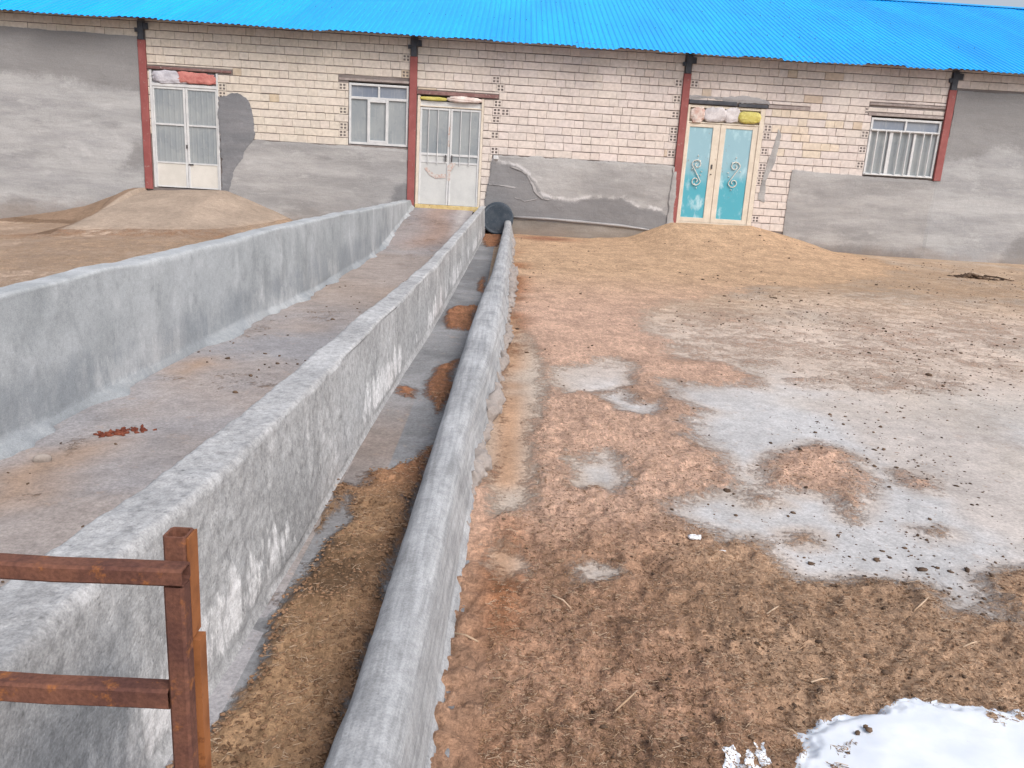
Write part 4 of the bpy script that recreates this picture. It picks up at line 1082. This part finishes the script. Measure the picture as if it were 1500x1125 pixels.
# ------------------------------------------------------------------ rusty gate and its post (close to the camera)
GK = .765           # nearness of the gate
GY, PY = 1.33 * GK, 1.375 * GK
def S(x, z): return x * GK, EYE + (z - EYE) * GK
def tubebox(mb, x0, x1, y0, y1, z0, z1, t=.0035, axis='z', open_top=True):
    """hollow square section standing along z (open top shows the wall thickness)"""
    b = len(mb.v)
    c = .004
    outer = [(x0 + c, y0), (x1 - c, y0), (x1, y0 + c), (x1, y1 - c), (x1 - c, y1), (x0 + c, y1), (x0, y1 - c), (x0, y0 + c)]
    inner = [(x0 + t + c, y0 + t), (x1 - t - c, y0 + t), (x1 - t, y0 + t + c), (x1 - t, y1 - t - c), (x1 - t - c, y1 - t), (x0 + t + c, y1 - t), (x0 + t, y1 - t - c), (x0 + t, y0 + t + c)]
    nz = 24
    for i in range(nz + 1):
        z = z0 + (z1 - z0) * i / nz
        for p in outer: mb.v.append((p[0], p[1], z))
    for i in range(nz):
        for k in range(8): mb.f.append((b + i * 8 + k, b + i * 8 + (k + 1) % 8, b + (i + 1) * 8 + (k + 1) % 8, b + (i + 1) * 8 + k))
    b2 = len(mb.v)
    for p in inner: mb.v.append((p[0], p[1], z1))
    for p in inner: mb.v.append((p[0], p[1], z0))
    tp = b + nz * 8
    for k in range(8):
        mb.f.append((tp + k, tp + (k + 1) % 8, b2 + (k + 1) % 8, b2 + k)); mb.f.append((b2 + k, b2 + (k + 1) % 8, b2 + 8 + (k + 1) % 8, b2 + 8 + k))
    return mb
px0, pz = S(-.623, .915); px1, _ = S(-.578, .915)
pw = px1 - px0
post = empty('gate_post', (px0, PY, -.0))
tag(post, 'rusty square steel gate post with an open top, standing in the trough', 'post')
mb = MB(); tubebox(mb, px0, px1, PY, PY + pw * 1.05, .0, pz)
mb.build('post_tube', MAT['rust'], post)
_, zsl = S(0, .70)
mb = MB().box(px1 + .0005, px1 + .004, PY + .002, PY + pw * 1.05 - .002, zsl, pz - .001, .0006); mb.build('cover_strip', MAT['rust_orange'], post)
mb = MB().box(px1 + .0005, px1 + .013, PY + .003, PY + pw * .8, .0, zsl - .004, .0006, 0); mb.build('hinge_bar', MAT['rust_orange'], post)
rehome(post)
gate = empty('rusty_gate', (px0 - .6, GY, .3))
tag(gate, 'rusty steel tube gate with two rails, hung on the square post at lower left', 'gate')
gw = .030 * GK / .765
xs0, zt = S(-.600, .878); xs1, zb_ = S(-.562, .842)
_, z2t = S(0, .622); _, z2b = S(0, .578)
gy0, gy1 = GY - .012, GY + .020
def rail(name, z0, z1, xr, dz=0.0, par=gate):
    mb = MB(); n_ = 16; xl = -1.9; b = 0
    for i in range(n_ + 1):
        x_ = xl + (xr - xl) * i / n_; sag = dz * (1 - i / n_) + .0015 * math.sin(i * 1.7)
        c = .004
        for (yy, zz_) in ((gy0 + c, z0), (gy1 - c, z0), (gy1, z0 + c), (gy1, z1 - c), (gy1 - c, z1), (gy0 + c, z1), (gy0, z1 - c), (gy0, z0 + c)): mb.v.append((x_, yy, zz_ + sag))
    for i in range(n_):
        for k in range(8): mb.f.append((i * 8 + k, (i + 1) * 8 + k, (i + 1) * 8 + (k + 1) % 8, i * 8 + (k + 1) % 8))
    return mb
mb = rail('r', zb_, zt, xs1 - .001)
b = len(mb.v); e0 = 16 * 8                               # hollow right end
t = .0025
for (yy, zz_) in ((gy0 + .006, zb_ + t), (gy1 - .006, zb_ + t), (gy1 - t, zb_ + .006), (gy1 - t, zt - .006), (gy1 - .006, zt - t), (gy0 + .006, zt - t), (gy0 + t, zt - .006), (gy0 + t, zb_ + .006)): mb.v.append((xs1 - .001, yy, zz_))
for (yy, zz_) in ((gy0 + .006, zb_ + t), (gy1 - .006, zb_ + t), (gy1 - t, zb_ + .006), (gy1 - t, zt - .006), (gy1 - .006, zt - t), (gy0 + .006, zt - t), (gy0 + t, zt - .006), (gy0 + t, zb_ + .006)): mb.v.append((xs1 - .08, yy, zz_))
for k in range(8):
    mb.f.append((e0 + k, b + k, b + (k + 1) % 8, e0 + (k + 1) % 8)); mb.f.append((b + k, b + 8 + k, b + 8 + (k + 1) % 8, b + (k + 1) % 8))
mb.f.append(tuple(b + 8 + k for k in range(8)))
mb.build('top_rail', MAT['rust'], gate)
rail('r', z2b, z2t, xs0 - .0005, .012).build('lower_rail', MAT['rust'], gate)
mb = MB(); tubebox(mb, xs0, xs1, gy0 + .001, gy1 - .001, .08, zb_ - .0006); mb.build('stile', MAT['rust'], gate)
mb = MB(); tubebox(mb, -1.93, -1.901, gy0 + .001, gy1 - .001, .08, zt + .01); mb.build('stile', MAT['rust'], gate)
rail('r', .13, .16, xs0 - .0005, .0).build('bottom_rail', MAT['rust'], gate)
rehome(gate)

# ------------------------------------------------------------------ loose bits on the ground
ICO = None
def ico():
    global ICO
    if ICO is None:
        t = (1 + 5 ** .5) / 2
        v = np.array([(-1, t, 0), (1, t, 0), (-1, -t, 0), (1, -t, 0), (0, -1, t), (0, 1, t), (0, -1, -t), (0, 1, -t), (t, 0, -1), (t, 0, 1), (-t, 0, -1), (-t, 0, 1)]) / math.sqrt(1 + t * t)
        f = np.array([(0, 11, 5), (0, 5, 1), (0, 1, 7), (0, 7, 10), (0, 10, 11), (1, 5, 9), (5, 11, 4), (11, 10, 2), (10, 7, 6), (7, 1, 8), (3, 9, 4), (3, 4, 2), (3, 2, 6), (3, 6, 8), (3, 8, 9), (4, 9, 5), (2, 4, 11), (6, 2, 10), (8, 6, 7), (9, 8, 1)])
        ICO = (v, f)
    return ICO
def clods(name, P, size, mat, flat_=.55, rng=RNG, smooth=False):
    """P (n,3), size (n,)"""
    v, f = ico(); n_ = len(P)
    S_ = size[:, None, None] * (v[None] * rng.uniform(.6, 1.35, (n_, 12, 1)))
    S_ *= rng.uniform(.7, 1.4, (n_, 1, 3)); S_[:, :, 2] *= flat_
    an = rng.uniform(0, 6.283, n_); c, s = np.cos(an)[:, None], np.sin(an)[:, None]
    Xr = S_[:, :, 0] * c - S_[:, :, 1] * s; Yr_ = S_[:, :, 0] * s + S_[:, :, 1] * c
    V = np.stack([Xr, Yr_, S_[:, :, 2]], -1) + P[:, None, :]
    V[:, :, 2] += size[:, None] * .15
    F_ = (f[None] + (np.arange(n_) * 12)[:, None, None]).reshape(-1, 3)
    return np_mesh(name, V.reshape(-1, 3), F_, mat, None, smooth)
def straws(name, P, length, mat, rng=RNG, width=.0016):
    n_ = len(P); an = rng.uniform(0, 3.1416, n_); tilt = rng.normal(0, .13, n_)
    d = np.stack([np.cos(an) * np.cos(tilt), np.sin(an) * np.cos(tilt), np.sin(tilt)], -1)
    side = np.stack([-np.sin(an), np.cos(an), np.zeros(n_)], -1)
    w = rng.uniform(.6, 1.5, n_)[:, None] * width
    up = np.array([0, 0, 1.0])[None] * w * 1.2
    bend = side * (rng.normal(0, .06, n_) * length)[:, None]
    A = P - d * length[:, None] / 2; B = P + d * length[:, None] / 2; C_ = P + bend + up * .5
    V = []
    for q in (A, C_, B): V += [q + side * w, q - side * w, q + up * 1.6]
    V = np.stack(V, 1)                       # n,9,3
    V[:, :, 2] += .004
    F_ = []
    for r_ in (0, 3): F_ += [(r_, r_ + 1, r_ + 4, r_ + 3), (r_ + 1, r_ + 2, r_ + 5, r_ + 4), (r_ + 2, r_, r_ + 3, r_ + 5)]
    F_ = np.array(F_)
    F_ = (F_[None] + (np.arange(n_) * 9)[:, None, None]).reshape(-1, 4)
    return np_mesh(name, V.reshape(-1, 3), F_, mat, None, False)
def sample_yard(n_, y0, y1, x0=-.02, frac=.75, rng=RNG):
    Y = np.exp(rng.uniform(math.log(y0), math.log(y1), n_)); X = rng.uniform(0, 1, n_) * (Y * frac + .25) + x0 + .012 * Y
    return X, Y
# straw
X, Y = sample_yard(70000, 1.25, 6.5)
l_, _, _ = yard_fields(X, Y); k = RNG.random(len(X)) < np.where(l_ > .55, sstep(8, 3.0, Y) * .8 + .1, .012)
X, Y, l_ = X[k], Y[k], l_[k]
P = np.stack([X, Y, yard_z(X, Y, l_)], -1)
ln = np.minimum(RNG.gamma(1.3, .0075, len(X)) + .005, .07)
q = RNG.random(len(P)) < .55
o = straws('brown_fibres', P[q], ln[q] * .8, MAT['chip'], width=.0008)
tag(o, 'brown fibres of old bedding matted into the litter of the right yard', 'litter', None, 'stuff')
P, ln = P[~q], ln[~q]
o = straws('straw_litter', P, ln, MAT['straw'], width=.0006)
tag(o, 'short dry straw scattered over the brown litter of the right yard', 'straw', None, 'stuff')
# dark crumbs of dung over the whole yard
X, Y = sample_yard(60000, 1.3, 16.5)
l_, _, _ = yard_fields(X, Y)
clump = fbm(X, Y, 0, .8, 4, 501)
keep = RNG.random(len(X)) < np.where(l_ > .55, .05, .085) * sstep(.38, .66, clump) * 1.8
X, Y, l_ = X[keep], Y[keep], l_[keep]
sz = np.minimum(RNG.gamma(1.2, .0018, len(X)) + .0018, .016) * (1 + .09 * Y)
o = clods('dung_crumbs', np.stack([X, Y, yard_z(X, Y, l_)], -1), sz, MAT['clod'])
tag(o, 'dark crumbs of dried dung strewn over the right yard', 'dung crumbs', None, 'stuff')
# chips of litter that give the thick layer its crumbly surface
X, Y = sample_yard(26000, 1.25, 5.5)
l_, _, _ = yard_fields(X, Y); keep = (l_ > .58) & (RNG.random(len(X)) < sstep(6, 2.5, Y) * .9)
X, Y, l_ = X[keep], Y[keep], l_[keep]
sz = np.minimum(RNG.gamma(1.6, .0011, len(X)) + .0008, .006)
o = clods('litter_chips', np.stack([X, Y, yard_z(X, Y, l_)], -1), sz, MAT['chip'], .5)
tag(o, 'brown crumbly chips of bedding litter over the near yard', 'litter', None, 'stuff')
# in the trough and the lane
tx = RNG.uniform(-.85, -.30, 9000); ty = np.exp(RNG.uniform(math.log(1.1), math.log(5.2), 9000))
w1 = (fbm(tx, ty, 0, 4, 3, 91) - .5) * .10; w2 = (fbm(tx, ty, 0, 4, 3, 93) - .5) * .2
tl = union(tx + w1, ty + w2, TL); k = (tl > .0)
tx, ty = tx[k], ty[k]
tz = base_z(tx, ty) + .012 + .035 * (fbm(tx, ty, 0, 6, 4, 97) - .4) + .01 * (fbm(tx, ty, 0, 2, 3, 95) - .5) + .02 * sstep(.5, .7, fbm(tx, ty, 0, 14, 3, 99))
h = len(tx) * 2 // 3
o = clods('trough_litter', np.stack([tx[:h], ty[:h], tz[:h]], -1), np.minimum(RNG.gamma(2.2, .0026, h) + .001, .007), MAT['chip'], .5)
tag(o, 'brown crumbs of dung and litter lying in the trough', 'litter', None, 'stuff')
o = straws('trough_straw', np.stack([tx[h:], ty[h:], tz[h:]], -1), np.minimum(RNG.gamma(2.2, .006, len(tx) - h) + .005, .06), MAT['straw'], width=.0006)
tag(o, 'short straw mixed into the litter of the trough', 'straw', None, 'stuff')
lx = RNG.uniform(-2.35, -.95, 260); ly = np.exp(RNG.uniform(math.log(2.2), math.log(13), 260)); k = fbm(lx, ly, 0, 1.2, 3, 511) > .5
lx, ly = lx[k], ly[k]
o = clods('lane_crumbs', np.stack([lx, ly, lane_z(lx, ly)], -1), RNG.gamma(2, .0025, len(lx)) + .004, MAT['clod'])
tag(o, 'few dark crumbs dropped along the floor of the lane', 'crumbs', None, 'stuff')

# lumpy cement skirt along the kerb's foot
r_ = np.random.default_rng(77); ky = []; yy = 3.0
while yy < 16.0: ky.append(yy); yy += r_.uniform(.012, .04) * (1 + .05 * yy)
ky = np.array(ky); kx = np.interp(ky, [.5, 1.8, 2.6, 3, 4, 5.25, 7, 8.6, 12, 17], [-.15, -.14, -.125, -.12, -.10, -.03, .03, .055, .085, .12])
wide = np.array([lump(v, 2.1, 47) for v in ky]); sz = (.014 + .10 * np.clip(wide - .38, 0, .4) + r_.uniform(0, .016, len(ky))) * np.interp(ky, [3, 4, 5, 9, 16], [.5, 1.0, 1.25, 1.25, .8])
sk = clods('cement_skirt', np.stack([kx + sz * r_.uniform(-.1, .55, len(ky)), ky, base_z(kx, ky) + sz * r_.uniform(-.2, 1.1, len(ky))], -1), sz * 1.1, MAT['plaster_pale'], .9, r_, True)
sk.parent = KERB
md = sk.modifiers.new('fuse', 'REMESH'); md.mode = 'VOXEL'; md.voxel_size = .008; md.use_smooth_shade = True
# longer single stalks one can pick out
def stalk(p0, p1, label, r=.003, seed=0):
    a, b_ = G(*p0), G(*p1); za = float(yard_z(np.array([a[0]]), np.array([a[1]]))[0]); zb2 = float(yard_z(np.array([b_[0]]), np.array([b_[1]]))[0])
    mid_ = ((a[0] + b_[0]) / 2 + .006, (a[1] + b_[1]) / 2, (za + zb2) / 2 + .016)
    mb = MB().tube([(a[0], a[1], za + .008), mid_, (b_[0], b_[1], zb2 + .012)], [r, r * 1.1, r * .7], 6)
    return tag(mb.build('straw_stalk', MAT['straw'], None, True), label, 'straw', 'long straw stalks on the yard')
stalk((1336, 908), (1357, 892), 'pale straw stalk on the litter right of centre, just below the bare concrete')
stalk((900, 1050), (932, 1022), 'long straw stalk on the dark brown litter near the bottom, closest to the kerb')
stalk((1122, 905), (1140, 896), 'short straw stalk crossing a darker lump right of the middle of the near litter')
stalk((1186, 1012), (1212, 1000), 'straw stalk lying a little above the snow patch')
stalk((1408, 957), (1428, 951), 'small pale straw stalk near the right edge, above the snow')
stalk((808, 880), (836, 893), 'straw stalk on the reddish litter just right of the two pale bare spots')
stalk((660, 928), (700, 948), 'thick straw stalk lying beside the kerb', .004)
stalk((1146, 1070), (1168, 1080), 'straw stalk poking out from the left tip of the snow patch')

# heap of red scraps, stone, white scraps, dirt ridge with a stick
def heap(name, pix, n_, spread, size, mat, label, cat, zf, seed, stretch=2.2):
    r_ = np.random.default_rng(seed); c = G(*pix)
    dx = r_.normal(0, spread * stretch, n_); dy = r_.normal(0, spread * 1.3, n_)
    X = c[0] + dx; Y = c[1] + dy + dx * .5; Z = zf(X, Y) + r_.uniform(0, size * .8, n_) * np.exp(-(dx ** 2 + dy ** 2) / (2 * spread ** 2))
    return tag(clods(name, np.stack([X, Y, Z], -1), r_.uniform(.6, 1.3, n_) * size, mat, .7, r_), label, cat)
heap('scrap_heap', (181, 633), 70, .028, .013, MAT['red_scrap'], 'small heap of reddish brown scraps on the grey lane floor', 'scraps', lane_z, 5)
heap('dung_clump', (345, 575 + 0), 1, .001, .018, MAT['clod'], 'single small dark clod on the lane floor near the middle wall', 'dung clod', lane_z, 8)
c = G(62, 676)
st = clods('stone', np.array([[c[0], c[1], float(lane_z(c[0], c[1])) + .006]]), np.array([.04]), MAT['stone'], .6, np.random.default_rng(9), True)
sb = st.modifiers.new('round', 'SUBSURF'); sb.levels = sb.render_levels = 2
tag(st, 'pale rounded stone at the foot of the left wall', 'stone')
for (p, s_, lb) in (((1017, 793), .03, 'larger crumpled white scrap on the brown litter'), ((1057, 811), .014, 'tiny white scrap on the litter, right of the larger scrap')):
    c = G(*p); z_ = float(yard_z(np.array([c[0]]), np.array([c[1]]))[0])
    r_ = np.random.default_rng(int(p[0]))
    tag(clods('white_scrap', np.array([[c[0] + r_.uniform(-s_, s_) * .7, c[1] + r_.uniform(-s_, s_) * .5, z_ + .004] for _ in range(6)]), np.full(6, s_ * .55), MAT['scrap_white'], .45, r_), lb, 'scrap', 'white scraps on the litter')
# low ridge of scraped dirt by the right wall
r_ = np.random.default_rng(21); a = G(1385, 405); b_ = G(1478, 412)
t = r_.beta(2, 2.6, 160) * .8 + .1; X = a[0] + (b_[0] - a[0]) * t + r_.normal(0, .03, 160); Y = a[1] + (b_[1] - a[1]) * t + r_.normal(0, .05, 160)
hgt = .07 * np.exp(-((t - .42) / .14) ** 2)
dz = np.stack([X, Y, base_z(X, Y) + r_.uniform(0, 1, 160) * hgt], -1)
dr_ = clods('dirt_ridge', dz, r_.uniform(.025, .045, 160), MAT['clod'], .6, r_)
tag(dr_, 'low ridge of scraped dark dirt on the yard in front of the right barn wall', 'dirt ridge')
a = G(1440, 408); b_ = G(1482, 413)
tag(MB().tube([(a[0], a[1], SL * a[1] + .05), ((a[0] + b_[0]) / 2, (a[1] + b_[1]) / 2, SL * a[1] + .045), (b_[0], b_[1], SL * b_[1] + .02)], [.015, .014, .010], 7).build('stick', MAT['clod'], None, True), 'thin dark stick lying at the right end of the dirt ridge', 'stick')

# ------------------------------------------------------------------ snow
def snow(name, poly, label, thick, seed, cell=.006, ext=None, wob=1.0):
    Pg = [G(*p) for p in poly] + (ext or [])
    xs_ = [p[0] for p in Pg]; ys_ = [p[1] for p in Pg]
    X, Y = np.meshgrid(np.arange(min(xs_) - .03, max(xs_) + .03, cell), np.arange(min(ys_) - .03, max(ys_) + .03, cell))
    x, y = X.ravel(), Y.ravel()
    sd = sdist(x + .05 * wob * (fbm(x, y, 0, 9, 4, seed) - .5), y + .05 * wob * (fbm(x, y, 0, 9, 4, seed + 5) - .5), Pg) + (0 if wob == 1 else .018) * (fbm(x, y, 0, 60, 3, seed + 9) - .5) + .006 * (1 - wob) + .012 * wob * (fbm(x, y, 0, 30, 3, seed + 8) - .5)
    pw_ = .05 if wob == 1 else .012
    prof_ = np.sqrt(np.clip(sd / pw_, 0, 1)) * .45 + .55 * sstep(0, pw_ * 6, sd)
    sm_ = sstep(.0, .07, sd) if wob == 1 else 0.0
    z = (1 - sm_) * yard_z(x, y) + sm_ * (base_z(x, y) + .022) - .003 + (.005 if wob < 1 else 0) + thick * prof_ * (.9 + 1.0 * (fbm(x, y, 0, 2.6, 3, seed + 11) - .45) + .12 * (fbm(x, y, 0, 9, 3, seed + 13) - .5)) 
    o, used = grid_mesh(name, X, Y, z.reshape(X.shape), MAT['snow'], None, (sd > -.004))
    return tag(o, label, 'snow')
snow('snow_patch', [(1161, 1128), (1173, 1111), (1176, 1092), (1164, 1078), (1194, 1060), (1230, 1049), (1305, 1043), (1323, 1036), (1347, 1032), (1368, 1037), (1440, 1040), (1476, 1048), (1505, 1056)],
     'white patch of old snow lying on the brown litter', .038, 601, .006, [(2.35, 2.0), (2.9, 1.7), (2.7, 1.0), (1.1, .95), (.85, 1.5)])
snow('snow_scrap', [(1110, 1094), (1116, 1093), (1122, 1110), (1128, 1120), (1120, 1128), (1112, 1112)], 'thin streak of snow between the bigger patch and a rounder scrap', .003, 611, .002, None, .5)
snow('snow_scrap', [(1063, 1111), (1072, 1108), (1082, 1124), (1086, 1140), (1064, 1140)], 'small rounded scrap of snow, farthest left of the snow', .005, 613, .002, None, .5)
snow('snow_scrap', [(1095, 1112), (1103, 1118), (1112, 1126), (1108, 1138), (1094, 1130)], 'tiny scrap of snow just left of the thin streak', .003, 615, .002, None, .5)
r_ = np.random.default_rng(31)
Pq = [G(*p) for p in ((1250, 1079), (1264, 1086), (1252, 1093), (1263, 1103), (1268, 1091))]
tag(clods('dirt_crumbs', np.array([[q[0], q[1], float(yard_z(np.array([q[0]]), np.array([q[1]]))[0]) + .035] for q in Pq]), r_.uniform(.006, .011, 5), MAT['clod'], .7, r_), 'handful of dark crumbs on top of the snow patch', 'crumbs')

# ------------------------------------------------------------------ sky, sun, camera
SUN_EL, SUN_AZ = rad(46), rad(142)      # azimuth clockwise from +Y: behind the camera, to its right
w = bpy.data.worlds.new('World'); scene.world = w; w.use_nodes = True
nt = w.node_tree; bg = nt.nodes['Background']
sky = nt.nodes.new('ShaderNodeTexSky'); sky.sky_type = 'NISHITA'; sky.sun_disc = False
sky.sun_elevation = SUN_EL; sky.sun_rotation = SUN_AZ; sky.air_density = 1.0; sky.dust_density = 4.5; sky.ozone_density = 1.0
hs = nt.nodes.new('ShaderNodeHueSaturation'); hs.inputs['Saturation'].default_value = .55      # thin overcast: a paler sky
nt.links.new(sky.outputs[0], hs.inputs['Color']); nt.links.new(hs.outputs[0], bg.inputs['Color']); bg.inputs['Strength'].default_value = .15
sun = bpy.data.lights.new('sun', 'SUN'); sun.energy = 1.1; sun.angle = rad(32); sun.color = (1, .965, .93)
so = bpy.data.objects.new('sun', sun); COL.objects.link(so)
from mathutils import Vector, Matrix
dv = Vector((math.sin(SUN_AZ) * math.cos(SUN_EL), math.cos(SUN_AZ) * math.cos(SUN_EL), math.sin(SUN_EL)))
so.rotation_euler = dv.to_track_quat('Z', 'Y').to_euler()
so.location = (0, -5, 12)

cam = bpy.data.cameras.new('camera'); co = bpy.data.objects.new('camera', cam); COL.objects.link(co)
cam.sensor_fit = 'HORIZONTAL'; cam.sensor_width = 36; cam.lens = F / 1500 * 36; cam.clip_start = .05; cam.clip_end = 1500
m3 = Matrix([[M[r][0], -M[r][1], -M[r][2]] for r in range(3)])
co.matrix_world = Matrix.Translation((0, 0, EYE)) @ m3.to_4x4()
scene.camera = co
scene.view_settings.view_transform = 'Standard'; scene.view_settings.look = 'None'
scene.view_settings.exposure = 0.36; scene.view_settings.gamma = 1
